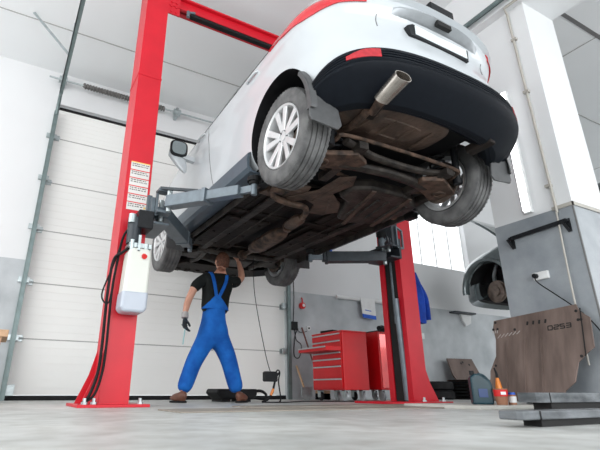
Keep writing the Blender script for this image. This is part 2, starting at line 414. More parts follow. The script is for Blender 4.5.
bm = bmesh.new(); tube(bm, [(PX0 - .06, 2.235, 1.01), (PX0 - .08, 2.20, .95), (PX0 - .07, 2.08, 0.83), (PX0 - 0.07, 1.93, 0.68), (PX0 - 0.05, 1.84, .53), (PX0 - .03, 1.80, .35), (PX0 - .06, 1.78, .2), (PX0 - .1, 1.75, 0.01)], 0.005, 6)
tag(link('power_cable', bm, M_black), 'thin black cable hanging from the socket on the pillar', 'cable')
# ------------------------------------------------------------------ two-post lift
lift = empty('two_post_lift', (2.30, 3.62, 0), label='red two post car lift with grey arms raising the white car', cat='car lift')
def L(x): return x - 2.30
def LY(y): return y - 3.62
def post(x0, x1, y0, y1, side):
    """side=+1 : open towards +x"""
    bm = bmesh.new(); t_ = 0.012; H = 3.98
    X0, X1, Y0, Y1 = L(x0), L(x1), LY(y0), LY(y1)
    q = [(X1, Y0), (X0, Y0), (X0, Y1), (X1, Y1), (X1, Y1 - .075), (X1 - t_, Y1 - .075), (X1 - t_, Y1 - t_), (X0 + t_, Y1 - t_), (X0 + t_, Y0 + t_), (X1 - t_, Y0 + t_), (X1 - t_, Y0 + .075), (X1, Y0 + .075)]
    if side < 0: q = [(X0 + X1 - x, y) for x, y in q]
    prism(bm, q, 0.02, H)
    link('column', bm, M_red_lift, lift)
    bm = bmesh.new(); g = 0.004
    box(bm, X0 - g, X1 + g, Y0 - g, Y0, 2.815, 2.835); box(bm, X0 - g, X0, Y0, Y1, 2.815, 2.835); box(bm, X1, X1 + g, Y0, Y0 + 0.07, 2.815, 2.835)
    link('joint_flange', bm, M_red_lift, lift)
post(0.675, 0.885, 3.62, 3.93, +1)
post(3.70, 3.91, 3.62, 3.95, -1)
def base(x0, x1, y0, y1, gx, gd, h, xb):
    bm = bmesh.new(); box(bm, L(x0), L(x1), LY(y0), LY(y1), 0, 0.02); link('base_plate', bm, M_red_lift, lift, bevel=0.003)
    for y in (LY(3.625), LY(3.90)):
        bm = bmesh.new(); prism(bm, [(L(gx), 0.02), (L(gx) + gd, 0.02), (L(gx) + gd * 0.35, h * 0.55), (L(gx), h)], y, y + 0.012, 'y'); link('gusset', bm, M_red_lift, lift)
    for x, y in xb:
        bm = bmesh.new(); lathe(bm, [(0.02, 0), (0.02, 0.022), (0.035, 0.022), (0.035, 0.012), (0.06, 0.012), (0.06, 0)], (L(x), LY(y), 0), 'z', 6, closed=False); link('anchor_bolt', bm, M_steel, lift)
base(0.52, 1.01, 3.50, 4.05, 0.675, -0.12, 0.40, [(0.57, 3.55), (0.64, 3.60), (0.95, 3.56), (0.95, 3.98)])
base(3.30, 4.12, 3.50, 4.05, 3.91, 0.15, 0.34, [(3.78, 3.56), (4.05, 3.56), (4.05, 3.98)])
# overhead beam
bm = bmesh.new()
box(bm, L(0.885), L(3.70), LY(3.66), LY(3.68), 3.74, 3.90); box(bm, L(0.885), L(3.70), LY(3.62), LY(3.76), 3.88, 3.90); box(bm, L(0.885), L(3.70), LY(3.62), LY(3.74), 3.74, 3.755)
link('crossbeam', bm, M_red_lift, lift)
for x in (L(0.885), L(3.58)):
    bm = bmesh.new(); box(bm, x, x + 0.12, LY(3.625), LY(3.64), 3.64, 3.92)
    for i in range(2):
        for j in range(4): cyl(bm, (x + .03 + i * .05, LY(3.615), 3.67 + j * .06), (x + .03 + i * .05, LY(3.626), 3.67 + j * .06), 0.011, 6)
    link('beam_bracket', bm, M_red_lift, lift)
bm = bmesh.new(); bar(bm, (L(1.12), LY(3.63), 3.70), (L(3.3), LY(3.63), 3.70), 0.05, 0.035); link('padded_stop_bar', bm, M_black, lift)
bm = bmesh.new(); cyl(bm, (L(1.09), LY(3.61), 3.66), (L(1.09), LY(3.61), 3.73), 0.018, 12); cyl(bm, (L(1.10), LY(3.61), 3.72), (L(1.16), LY(3.61), 3.74), 0.014, 12); link('limit_switch', bm, M_armlt, lift)
# warning labels
for k in range(6):
    z1 = 1.93 - k * 0.073
    lb = bx('warning_sticker', M_label, L(0.705), L(0.865), LY(3.6165), LY(3.62), z1 - 0.072, z1, lift)
    bm = bmesh.new(); yy = LY(3.6155)
    box(bm, L(0.705), L(0.865), yy, yy + .001, z1 - 0.008, z1, 0 if k else 1)
    for r in range(2):
        x = 0.715
        while x < 0.845:
            wd = random.uniform(0.006, 0.022); box(bm, L(x), L(min(x + wd, .86)), yy, yy + .001, z1 - 0.024 - r * 0.018, z1 - 0.016 - r * 0.018, 2); x += wd + random.uniform(0.003, 0.01)
    if k == 5: prism(bm, [(L(.84), z1 - .05), (L(.862), z1 - .05), (L(.851), z1 - .03)], yy - .001, yy, 'y', mi=1)
    link('sticker_print', bm, None, lb, mats=[M_redbox, M_yel, M_ink])
# power unit: motor, pump, tank
bm = bmesh.new(); box(bm, L(0.775), L(0.895), LY(3.44), LY(3.618), 1.295, 1.445); link('motor_box', bm, M_blackpl, lift, bevel=0.008)
bm = bmesh.new(); cyl(bm, (L(0.765), LY(3.50), 1.17), (L(0.765), LY(3.50), 1.38), 0.055, 20); link('electric_motor', bm, M_armdk, lift, smooth=True)
bm = bmesh.new(); cyl(bm, (L(.735), LY(3.47), 1.33), (L(.735), LY(3.47), 1.40), .03, 14); link('motor_cap', bm, M_steel, lift, smooth=True)
bm = bmesh.new(); box(bm, L(0.73), L(0.90), LY(3.45), LY(3.6), 1.135, 1.17); box(bm, L(0.79), L(0.81), LY(3.43), LY(3.45), 1.10, 1.23); cyl(bm, (L(.75), LY(3.45), 1.11), (L(.75), LY(3.45), 1.19), .016, 10); cyl(bm, (L(.86), LY(3.46), 1.11), (L(.86), LY(3.46), 1.17), .02, 10)
link('pump_block', bm, M_steel, lift)
bm = bmesh.new(); cyl(bm, (L(.845), LY(3.415), 1.06), (L(.845), LY(3.45), 1.075), .02, 14); link('tank_cap', bm, M_redbox, lift)
bm = bmesh.new()
prism(bm, [(L(0.745), 1.13), (L(0.728), 1.09), (L(0.712), 0.675), (L(0.735), 0.645), (L(0.88), 0.645), (L(0.90), 0.675), (L(0.905), 1.09), (L(0.885), 1.13)], LY(3.43), LY(3.60), 'y')
tk = link('oil_tank', bm, M_tank, lift, bevel=0.022, seg=3)
bm = bmesh.new(); prism(bm, [(L(0.7125), 0.80), (L(0.7095), 0.675), (L(0.733), 0.642), (L(0.882), 0.642), (L(0.9025), 0.675), (L(0.9065), 0.80)], LY(3.427), LY(3.603), 'y')
link('oil_level', bm, M_oil, tk, bevel=0.02, seg=3)
# hoses on the left column
for dxx, r, m_, z1 in ((0.0, 0.011, M_black, 1.2), (0.03, 0.009, M_black, 1.35)):
    bm = bmesh.new(); tube(bm, [(L(0.80), LY(3.50), z1), (L(0.70), LY(3.52), z1 - .1), (L(0.655 + dxx), LY(3.60), 1.05), (L(0.64 + dxx), LY(3.60), 0.8), (L(0.648 + dxx), LY(3.60), 0.4), (L(0.64 + dxx), LY(3.595), 0.22), (L(0.60 + dxx), LY(3.57), 0.08), (L(0.56), LY(3.56), 0.03)], r, 8)
    link('hydraulic_hose', bm, m_, lift, smooth=True)
bm = bmesh.new(); tube(bm, [(L(0.70), LY(3.61), 1.2), (L(0.655), LY(3.6), 1.0), (L(0.60), LY(3.60), 0.78), (L(0.655), LY(3.6), 0.72), (L(0.67), LY(3.6), 0.9)], 0.006, 6); link('electric_cable', bm, M_black, lift, smooth=True)
bm = bmesh.new(); box(bm, L(0.874), L(0.886), LY(3.70), LY(3.85), 1.0, 2.8); link('column_slot_cover', bm, M_black, lift)
bm = bmesh.new(); box(bm, L(0.875), L(0.905), LY(3.70), LY(3.86), 1.80, 2.55); link('safety_rubber', bm, M_black, lift)

# carriages
def carriage(xc, s, y0, y1, dz=0.0):
    """s=+1: left post; x outward toward car is +"""
    bm = bmesh.new()
    def B(xa, xb, ya, yb, za, zb):
        a, b = sorted((xc + s * xa, xc + s * xb)); box(bm, L(a), L(b), LY(ya), LY(yb), za + dz, zb + dz)
    B(-0.02, 0.02, y0 + .03, y1 - .03, 1.42, 1.64)
    B(0.02, 0.16, y0 - .04, y1 + .02, 1.505, 1.525); B(0.02, 0.16, y0 - .04, y1 + .02, 1.375, 1.395)
    B(0.0, 0.03, y0 - .04, y1 + .02, 1.375, 1.60)
    if s > 0:
        B(0.03, 0.05, y0 - .06, y0 - .03, 1.44, 1.66); B(0.12, 0.145, y0 - .12, y0 - .09, 1.46, 1.66); B(0.03, 0.145, y0 - .12, y0 - .03, 1.635, 1.66); B(0.03, 0.145, y0 - .12, y0 - .03, 1.45, 1.475)
    return link('carriage', bm, M_arm if s > 0 else M_armdk, lift, bevel=0.003)
carriage(0.885, +1, 3.56, 3.92)
carriage(3.70, -1, 3.62, 3.93, .10)
bm = bmesh.new(); cyl(bm, (L(3.665), LY(3.70), 1.05), (L(3.715), LY(3.72), 0.03), 0.03, 14); cyl(bm, (L(3.72), LY(3.78), 0.8), (L(3.72), LY(3.78), 2.6), 0.018, 12)
link('hydraulic_cylinder', bm, M_armlt, lift, smooth=True)
bm = bmesh.new(); box(bm, L(3.712), L(3.76), LY(3.70), LY(3.87), 0.02, 3.9); link('column_inner', bm, M_hole, lift)
bm = bmesh.new()
box(bm, L(3.60), L(3.695), LY(3.60), LY(3.83), 1.62, 2.05); link('carriage_cover', bm, M_armdk, lift, bevel=0.008)
bm = bmesh.new()
for a, b in (((3.66, 3.59, 1.60), (3.66, 3.59, 1.84)), ((3.745, 3.595, 1.60), (3.745, 3.595, 1.80)), ((3.655, 3.59, 1.84), (3.75, 3.595, 1.80)), ((3.655, 3.59, 1.60), (3.75, 3.595, 1.60))):
    bar(bm, (L(a[0]), LY(a[1]), a[2]), (L(b[0]), LY(b[1]), b[2]), 0.018, 0.018)
link('guard_frame', bm, M_armlt, lift)

def arm(p, q, tip, wide, high, m1, m2, split=0.55):
    p, q, tip = Vector(p), Vector(q), Vector(tip)
    off = Vector((2.30, 3.62, 0)); p -= off; q -= off; tip -= off
    mid = p.lerp(q, split)
    bm = bmesh.new(); bar(bm, p, mid, wide, high); a = link('outer_arm', bm, m1, lift, bevel=0.006)
    bm = bmesh.new(); bar(bm, mid - (q - p) * 0.02, mid + (q - p) * 0.03, wide + .012, high + .012); link('arm_collar', bm, m1, a, bevel=0.003)
    bm = bmesh.new(); bar(bm, mid - (q - p) * 0.1, q, wide * 0.78, high * 0.76); link('inner_arm', bm, m2, lift, bevel=0.005)
    bm = bmesh.new(); bar(bm, q, tip, 0.03, 0.05); cyl(bm, tip + Vector((0, 0, -0.05)), tip + Vector((0, 0, 0.05)), 0.022, 14); pd = link('pad_screw', bm, M_armlt, lift)
    bm = bmesh.new(); cyl(bm, tip + Vector((0, 0, 0.05)), tip + Vector((0, 0, 0.085)), 0.05, 20); cyl(bm, tip + Vector((0, 0, 0.03)), tip + Vector((0, 0, 0.05)), 0.036, 20); link('lift_pad', bm, M_black, lift)
    bm = bmesh.new(); cyl(bm, p + Vector((0, 0, -high / 2 - .03)), p + Vector((0, 0, high / 2 + .05)), 0.022, 14); link('pivot_pin', bm, M_steel, lift)
arm((1.0, 3.42, 1.535), (1.345, 2.80, 1.475), (1.395, 2.69, 1.465), 0.10, 0.10, M_armlt, M_armlt)
arm((0.985, 3.58, 1.50), (1.44, 4.18, 1.46), (1.50, 4.27, 1.46), 0.12, 0.11, M_arm, M_arm, 0.8)
arm((3.56, 3.70, 1.50), (2.92, 3.98, 1.475), (2.80, 4.04, 1.475), 0.12, 0.11, M_armdk, M_armdk, 0.92)
arm((3.55, 3.62, 1.60), (3.17, 3.28, 1.54), (3.06, 3.20, 1.47), 0.09, 0.06, M_armdk, M_armdk, 0.6)
bm = bmesh.new(); bar(bm, (L(0.93), LY(3.45), 1.66), (L(1.17), LY(3.22), 1.60), 0.022, 0.022); link('arm_restraint_rod', bm, M_armdk, lift)
bm = bmesh.new(); bar(bm, (L(3.55), LY(3.76), 1.54), (L(2.95), LY(4.08), 1.50), 0.018, 0.018); link('arm_restraint_rod', bm, M_armdk, lift)
bm = bmesh.new(); cyl(bm, (L(2.99), LY(3.93), 1.52), (L(2.99), LY(3.93), 1.575), 0.022, 12); link('blue_knob', bm, M_bluepl, lift)

# ------------------------------------------------------------------ cars
NEX = 2.6
# z, rear y, front y, half width, rear corner depth, front corner depth
TAB = [(0.30, -0.58, 3.22, 0.80, .5, .8), (0.38, -0.62, 3.32, 0.85, .5, .8), (0.50, -0.68, 3.40, 0.875, .52, .8), (0.64, -0.71, 3.44, 0.885, .54, .8), (0.76, -0.72, 3.42, 0.888, .55, .85),
       (0.88, -0.68, 3.34, 0.885, .55, .9), (0.97, -0.66, 3.18, 0.886, .55, .95), (1.02, -0.685, 3.00, 0.880, .56, .95), (1.07, -0.71, 2.75, 0.880, .58, .95), (1.12, -0.70, 2.50, 0.868, .58, .9), (1.20, -0.64, 2.28, 0.81, .55, .8),
       (1.32, -0.56, 2.02, 0.745, .5, .7), (1.45, -0.46, 1.75, 0.685, .45, .6), (1.53, -0.34, 1.55, 0.62, .45, .6), (1.575, -0.16, 1.35, 0.50, .4, .5), (1.59, 0.15, 1.1, 0.30, .3, .3)]
def row(z):
    if z <= TAB[0][0]: return TAB[0][1:]
    for i in range(len(TAB) - 1):
        if z <= TAB[i + 1][0]:
            p1, p2 = TAB[i], TAB[i + 1]; p0 = TAB[max(i - 1, 0)]; p3 = TAB[min(i + 2, len(TAB) - 1)]
            t = (z - p1[0]) / (p2[0] - p1[0]); h = p2[0] - p1[0]; out = []
            for k in range(1, 6):
                m1 = (p2[k] - p0[k]) / (p2[0] - p0[0]) if i else (p2[k] - p1[k]) / h
                m2 = (p3[k] - p1[k]) / (p3[0] - p1[0])
                out.append((2 * t ** 3 - 3 * t * t + 1) * p1[k] + (t ** 3 - 2 * t * t + t) * h * m1 + (-2 * t ** 3 + 3 * t * t) * p2[k] + (t ** 3 - t * t) * h * m2)
            return out
    return TAB[-1][1:]
def taper(y): return 1 - 0.05 * max(0, (y - 1.6) / 1.8) ** 2
def shear(y, z):
    # the shoulder rises towards the tail
    k = max(0, min(1, (z - 0.75) / 0.25)) * max(0.0, min(1, (1.45 - z) / .3))
    return z + 0.035 * k * max(-1, min(1, (0.6 - y) / 1.0))
def rear_pt(t, z, rw=row):
    """t in 0..pi runs +x side -> tail -> -x side"""
    y0, y1, w_, cr, cf = rw(z)
    c, s_ = math.cos(t), math.sin(t)
    x = w_ * math.copysign(abs(c) ** (2 / NEX), c); y = y0 + cr - cr * abs(s_) ** (2 / NEX)
    return Vector((x, y, shear(y, z)))
def front_pt(t, z):
    y0, y1, w_, cr, cf = row(z)
    c, s_ = math.cos(t), math.sin(t)
    y = y1 - cf + cf * abs(s_) ** (2 / NEX)
    x = w_ * math.copysign(abs(c) ** (2 / NEX), c) * taper(y)
    return Vector((x, y, shear(y, z)))
def side_x(y, z):
    y0, y1, w_, cr, cf = row(z)
    x = w_
    if y < y0 + cr: q = min(1, (y0 + cr - y) / cr); x = w_ * (1 - q ** NEX) ** (1 / NEX)
    if y > y1 - cf: q = min(1, (y - y1 + cf) / cf); x = w_ * (1 - q ** NEX) ** (1 / NEX)
    return x * taper(y)
def t_of_x(x, z, rw=row):
    w_ = rw(z)[2]; c = max(-1, min(1, x / w_))
    return math.acos(math.copysign(abs(c) ** (NEX / 2), c))
def outline(z, nr=40, ns=40):
    o = [rear_pt(PI * i / nr, z) for i in range(nr + 1)]
    y0, y1, w_, cr, cf = row(z)
    a, b = y0 + cr, y1 - cf
    for i in range(1, ns):
        y = a + (b - a) * i / ns; o.append(Vector((-w_ * taper(y), y, shear(y, z))))
    o += [front_pt(PI - PI * i / nr, z) for i in range(nr + 1)]
    for i in range(1, ns):
        y = b + (a - b) * i / ns; o.append(Vector((w_ * taper(y), y, shear(y, z))))
    return o
ZW = 0.36; WB = 2.67; RW = 0.335
def body_mesh(name, paint):
    zs = [0.30 + (1.59 - 0.30) * i / 52 for i in range(53)]
    bm = bmesh.new(); prev = None
    for z in zs:
        r = [bm.verts.new(p) for p in outline(z)]
        if prev:
            n = len(r)
            for i in range(n): bm.faces.new((prev[i], prev[(i + 1) % n], r[(i + 1) % n], r[i]))
        else: bm.faces.new(r[::-1])
        prev = r
    bm.faces.new(prev)
    o = link(name, bm, paint, smooth=True)
    cuts = []
    wc = bmesh.new()
    for y in (0.0, WB):
        for s_ in (-1, 1):
            n = 40; rr = 0.40
            pts = [(y - .01 + rr * math.cos(a), ZW + 0.01 + 0.435 * math.sin(a)) for a in [PI * i / n for i in range(n + 1)]] + [(y - .01 - rr, 0.2), (y - .01 + rr, 0.2)]
            xa, xb = sorted((s_ * 0.52, s_ * 1.0)); prism(wc, pts, xa, xb, 'x')
    cuts.append(link('cut', wc, paint))
    for q in ((-.79, .79, -1.0, -.39, .1, .50), (-.53, .53, -.395, .36, .1, .52), (-.53, .53, 2.27, 3.05, .1, .55)):
        k_ = bmesh.new(); box(k_, *q); cuts.append(link('cut', k_, paint))
    for co in cuts:
        md = o.modifiers.new('b', 'BOOLEAN'); md.operation = 'DIFFERENCE'; md.object = co; md.solver = 'EXACT'
        bpy.context.view_layer.update()
        dg = bpy.context.evaluated_depsgraph_get()
        me = bpy.data.meshes.new_from_object(o.evaluated_get(dg))
        o.modifiers.clear(); o.data = me; bpy.data.objects.remove(co)
    me.materials.clear(); me.materials.append(paint); me.materials.append(M_black); me.materials.append(M_under)
    for p in me.polygons:
        c_ = p.center; p.material_index = 0; p.use_smooth = True
        if p.normal.z < -0.9 and c_.z < 0.36: p.material_index = 2; p.use_smooth = False
        if c_.z < 0.84 and abs(c_.x) < side_x(c_.y, c_.z) - 0.018 and c_.y > row(c_.z)[0] + 0.015 and c_.y < 3.1: p.material_index = 1; p.use_smooth = False
    try: me.set_sharp_from_angle(angle=math.radians(30))
    except Exception: pass
    return o

def patch(name, fn, us, vs, m, parent, thick=0.012, lift_=0.004, smooth=True):
    """solid skin patch following the body surface; fn(u,v)->point"""
    P = []; ctr = Vector((0, 1.3, 0.7)); N = []
    for u in us:
        rowp = []; rn = []
        for v in vs:
            p = fn(u, v); e = 1e-3
            a = fn(u + e, v) - fn(u - e, v); b = fn(u, v + e) - fn(u, v - e)
            nn = a.cross(b)
            if nn.length < 1e-12: nn = p - ctr
            nn.normalize()
            if nn.dot(Vector((p.x, (p.y - 1.3) * .6, (p.z - .7) * .3))) < 0: nn = -nn
            rowp.append(p + nn * lift_); rn.append(nn)
        P.append(rowp); N.append(rn)
    bm = bmesh.new(); grid_solid(bm, P, lambda i, j: -N[i][j] * thick)
    return link(name, bm, m, parent, smooth=smooth)
def lin(a, b, n): return [a + (b - a) * i / n for i in range(n + 1)]

def make_wheel(x, y, s, parent, disc=True):
    """s=-1 left side (outer face towards -x)"""
    wh = empty('wheel', (x, y, ZW)); wh.parent = parent
    hw = 0.107
    pr = [(-0.085, 0.222), (-0.100, 0.235), (-0.107, 0.262), (-0.106, 0.29), (-0.098, 0.316), (-0.086, 0.329)]
    pr = [(a * .93, r) for a, r in pr]
    prof = list(pr)
    for gx in (-0.055, -0.02, 0.02, 0.055):
        prof += [(gx - 0.006, RW), (gx - 0.004, RW - 0.008), (gx + 0.004, RW - 0.008), (gx + 0.006, RW)]
    prof += [(-a, r) for a, r in pr[::-1]]
    bm = bmesh.new(); lathe(bm, prof, (0, 0, 0), 'x', 72)
    # tread sipes on the shoulders
    for k in range(60):
        a = 2 * PI * k / 60
        for sx in (-1, 1):
            d = Vector((0, math.cos(a), math.sin(a))); tdir = Vector((0, -math.sin(a), math.cos(a)))
            bar(bm, d * (RW - 0.003) + Vector((sx * 0.064, 0, 0)), d * (RW - 0.012) + Vector((sx * 0.086, 0, 0)), 0.012, 0.009, up=d)
    link('tyre', bm, M_tyre, wh, smooth=True, angle=25)
    # rim
    f = s   # outer direction
    bm = bmesh.new()
    lathe(bm, [(f * 0.088, 0.226), (f * 0.094, 0.222), (f * 0.085, 0.210), (f * 0.045, 0.200), (-f * 0.08, 0.196), (-f * 0.09, 0.222), (-f * 0.094, 0.226), (-f * 0.07, 0.214), (f * 0.06, 0.214)], (0, 0, 0), 'x', 60)
    ri = link('rim', bm, M_alloy, wh, smooth=True)
    bm = bmesh.new()
    for k in range(5):
        for dd in (-0.21, 0.21):
            a = 2 * PI * k / 5 + 0.3
            p0 = Vector((f * 0.062, math.cos(a + dd * .9) * 0.045, math.sin(a + dd * .9) * 0.045)); p1 = Vector((f * 0.074, math.cos(a + dd * 1.25) * 0.214, math.sin(a + dd * 1.25) * 0.214))
            bar(bm, p0, p1, 0.036, 0.022, up=(1, 0, 0), wd2=0.050, ht2=0.018)
    link('spokes', bm, M_alloy, ri, bevel=0.004)
    bm = bmesh.new(); cyl(bm, (f * 0.03, 0, 0), (f * 0.066, 0, 0), 0.075, 30, 0.066); cyl(bm, (f * 0.066, 0, 0), (f * 0.072, 0, 0), 0.028, 20); hb = link('hub', bm, M_alloy, ri, bevel=0.004)
    for k in range(5):
        a = 2 * PI * k / 5 + 0.3 + PI / 5
        bm = bmesh.new(); cyl(bm, (f * 0.06, .048 * math.cos(a), .048 * math.sin(a)), (f * 0.069, .048 * math.cos(a), .048 * math.sin(a)), 0.011, 6); link('wheel_nut', bm, M_armdk, ri)
    return wh

def make_brake(x, y, s, parent):
    br = empty('brake', (x - s * 0.03, y, ZW)); br.parent = parent
    bm = bmesh.new(); lathe(bm, [(-.012, .05), (-.012, .145), (.012, .145), (.012, .05)], (0, 0, 0), 'x', 40); cyl(bm, (-.03 * 1, 0, 0), (0.03, 0, 0), .07, 24); lathe(bm, [(-s * .016, .05), (-s * .016, .172), (-s * .020, .172), (-s * .020, .05)], (0, 0, 0), 'x', 40); link('brake_disc', bm, M_disc, br, smooth=True)
    bm = bmesh.new(); pts = [(.155 * math.cos(a), .155 * math.sin(a)) for a in lin(2.3, 3.6, 8)] + [(.09 * math.cos(a), .09 * math.sin(a)) for a in lin(3.6, 2.3, 8)]
    prism(bm, pts, -.045, .045, 'x'); link('brake_caliper', bm, M_disc, br, bevel=.006)
    bm = bmesh.new(); cyl(bm, (-s * .02, 0, 0), (-s * .10, 0, 0), .06, 20, .045); link('hub_carrier', bm, M_rust, br, smooth=True)
    return br

car = empty('white_car', (2.235, 2.30, 1.33), label='white five door car raised on the red lift, tail and underside towards the camera', cat='car')
body = body_mesh('body', M_white_paint); body.parent = car
# glass
for s_ in (-1, 1):
    for ya, yb in ((-0.02, 0.95), (1.02, 1.95)):
        patch('side_window', lambda y, z, s_=s_: Vector((s_ * side_x(y, z), y, shear(y, z))), lin(ya, yb, 10), lin(1.17, 1.44, 8), M_glass, car)
    patch('window_trim', lambda y, z, s_=s_: Vector((s_ * side_x(y, z), y, shear(y, z))), lin(-0.35, 2.15, 26), lin(1.145, 1.165, 2), M_blackpl, car, lift_=0.006)
    bm = bmesh.new(); tube(bm, [(s_ * .56, -0.05, 1.54), (s_ * .57, 0.1, 1.575), (s_ * .57, 0.7, 1.58), (s_ * .56, 1.35, 1.565), (s_ * .54, 1.5, 1.54)], 0.013, 8); link('roof_rail', bm, M_blackpl, car, smooth=True)
patch('rear_window', lambda t, z: rear_pt(t, z), lin(0.75, PI - 0.75, 16), lin(1.18, 1.46, 8), M_glass, car)
patch('windshield', lambda t, z: front_pt(t, z), lin(0.6, PI - 0.6, 16), lin(1.18, 1.48, 8), M_glass, car)
# tail lamps
def lamp_fn(s_):
    def fn(u, v):
        # u 0 (side tip) .. 1 (tail)
        lo_ = 1.085 - .055 * max(0, min(1, (u - .2) / .3)) + 0.03 * max(0, min(1, (u - .6) / .2)); z = lo_ + v * (0.02 + 0.13 * min(1, u * 2.0))
        if u < 0.35:
            y = -0.13 + (0.35 - u) / 0.35 * 0.22; y = max(y, -0.13 + 1e-6)
            return Vector((s_ * side_x(y, z), y, shear(y, z)))
        tt = (u - 0.35) / 0.65
        t0, t1 = 0.02, t_of_x(0.58, z); t = t0 + (t1 - t0) * tt
        p = rear_pt(t, z); return Vector((s_ * p.x, p.y, p.z))
    return fn
for s_ in (-1, 1): patch('tail_lamp', lamp_fn(s_), lin(0.0, 1.0, 40), lin(0, 1, 6), M_lampred, car, thick=0.03, lift_=0.010)
# door handles, seams
for y in (0.36, 1.42):
    for s_ in (-1, 1):
        x = side_x(y, 1.04); bm = bmesh.new()
        tube(bm, [(s_ * (x - .005), y - .09, 1.055), (s_ * (x + .014), y - .06, 1.055), (s_ * (x + .016), y + .05, 1.05), (s_ * (x - .005), y + .09, 1.05)], 0.010, 8); link('door_handle', bm, M_white_paint, car, smooth=True)
def seam(pts, r=0.0032):
    bm = bmesh.new(); tube(bm, pts, r, 5); return link('body_seam', bm, M_seam, car)
for s_ in (-1, 1):
    seam([(s_ * (side_x(1.24 - (z - .42) * -.02, z) + .0005), 1.10 + (z - .42) * 0.22, shear(1.2, z)) for z in lin(.44, 1.1, 10)])
    seam([Vector((s_ * abs(rear_pt(t_of_x(.50 + .10 * (1.0 - z) * 0, z), z).x), rear_pt(t_of_x(.50, z), z).y - .001, rear_pt(t_of_x(.50, z), z).z)) for z in lin(.92, 1.0, 4)])
# plate, trim strip, handle recess, lower tailgate edge
def tail_y(x, z): return rear_pt(t_of_x(x, z), z).y
bm = bmesh.new(); y_ = tail_y(0, .95)
prism(bm, [(-.28, .92), (.27, .92), (.28, 1.02), (-.25, 1.02), (-.30, .99)], y_ - .022, y_ + .05, 'y'); fr = link('plate_frame', bm, M_blackpl, car, bevel=.004)
bx('licence_plate', M_plate, -.235, .255, y_ - .027, y_ - .02, .94, 1.012, car, .002)
bm = bmesh.new()
xs = lin(-.47, .47, 24)
P = []
for z, o_ in ((1.022, -.01), (1.038, .03), (1.070, .07), (1.088, .06), (1.10, 0.0)):
    P.append([Vector((x, tail_y(x, 1.03) + .015 - o_ * max(0.0, 1 - (abs(x) / .475) ** 3), z + .0 * x + 0.02)) for x in xs])
P2 = [[P[j][i] for j in range(5)] for i in range(len(xs))]
grid_solid(bm, P2, lambda i, j: Vector((0, 0.03, 0)))
tr = link('tailgate_trim', bm, M_trim, car, smooth=True)
bm = bmesh.new(); bar(bm, (-.08, tail_y(0, 1.03) - .040, 1.064), (.05, tail_y(0, 1.03) - .040, 1.064), .03, .035); link('handle_recess', bm, M_hole, tr)
patch('tailgate_upper', lambda t, z: rear_pt(t, z), lin(0.62, PI - 0.62, 24), lin(1.12, 1.165, 3), M_white_paint, car, lift_=0.04, thick=.05)
bm = bmesh.new(); tube(bm, [(0.0, -.66, 1.24), (0.05, -.69, 1.22), (0.3, -.62, 1.25)], .012, 8); bar(bm, (-.11, -.70, 1.205), (.11, -.70, 1.205), .07, .06); link('rear_wiper', bm, M_blackpl, car, bevel=.02)

# rear bumper
def brow(z):
    k = (z - .27) / .4
    y0 = -0.80 + 0.03 * max(0, k - .75) + 0.10 * max(0, .28 - k) / .28
    return (y0, 3.4, 0.897, .50, .8)
def ztop(y):
    k = max(0, min(1, (-.40 - y) / .36)); return .475 + .20 * (1 - (1 - k) ** 1.6)
def zbot(y):
    k = max(0, min(1, (-.42 - y) / .35)); return .335 + .055 * k
bprof = [(0.26, .16), (0.20, 0.0), (0.17, .02), (0.10, .20), (0.035, .42), (0.0, .55), (-0.006, .60), (0.004, .645), (-.004, .68), (-.004, .71), (.003, .72), (.003, .735), (-.004, .745), (-.004, .775), (.003, .785), (.003, .80), (-.004, .81), (-.004, .84), (.003, .85), (.003, .865), (-.003, .875), (0, .93), (0.006, .975), (0.03, 1.0), (.07, 1.0)]
T0 = None
def bump_pt(t, j, insets=bprof):
    ins, f_ = insets[j]
    p = rear_pt(t, .5, brow); y = p.y
    zz = zbot(y) + f_ * (ztop(y) - zbot(y))
    r_ = brow(zz); c, s_ = math.cos(t), math.sin(t)
    w2 = r_[2] - ins * .35; y0 = r_[0] + ins; cr = r_[3]
    x = w2 * math.copysign(abs(c) ** (2 / NEX), c); yy = y0 + cr - cr * abs(s_) ** (2 / NEX)
    return Vector((x, min(yy, -.405), zz))
ts = []
t = 0.0
for i in range(81):
    a = i / 80
    ts.append(PI * a)
ts = [t for t in ts if rear_pt(t, .5, brow).y < -.40]
tb0 = min(ts)
P = [[bump_pt(t, j) for j in range(len(bprof))] for t in ts]
bm = bmesh.new(); grid_solid(bm, P, lambda i, j: Vector((-P[i][j].x * .03, .02, 0)))
bump = link('rear_bumper', bm, M_bumper, car, smooth=True, angle=22)
# side wings of the bumper between arch and tail, top band
def band_fn(t, v):
    p = rear_pt(t, .5, brow); y = min(p.y, -.40); zz = zbot(y) + (.62 + v * .36) * (ztop(y) - zbot(y)); q = rear_pt(t, zz, brow)
    return Vector((q.x, min(q.y, -.405), zz))
for s_ in (-1, 1):
    ta, tb = t_of_x(.80, .62, brow), t_of_x(.60, .62, brow)
    def rf(t, v, s_=s_):
        p = rear_pt(t, .64, brow); y = p.y; kk = (t - ta) / (tb - ta); zz = zbot(y) + (.70 + .04 * (1 - kk) + v * (.06 + .15 * min(1, kk * 1.6))) * (ztop(y) - zbot(y)); q = rear_pt(t, zz, brow); return Vector((s_ * abs(q.x), q.y, zz))
    patch('bumper_reflector', rf, lin(ta + .06, tb, 12), lin(0, 1, 4), M_refl, car, thick=.012, lift_=.007)
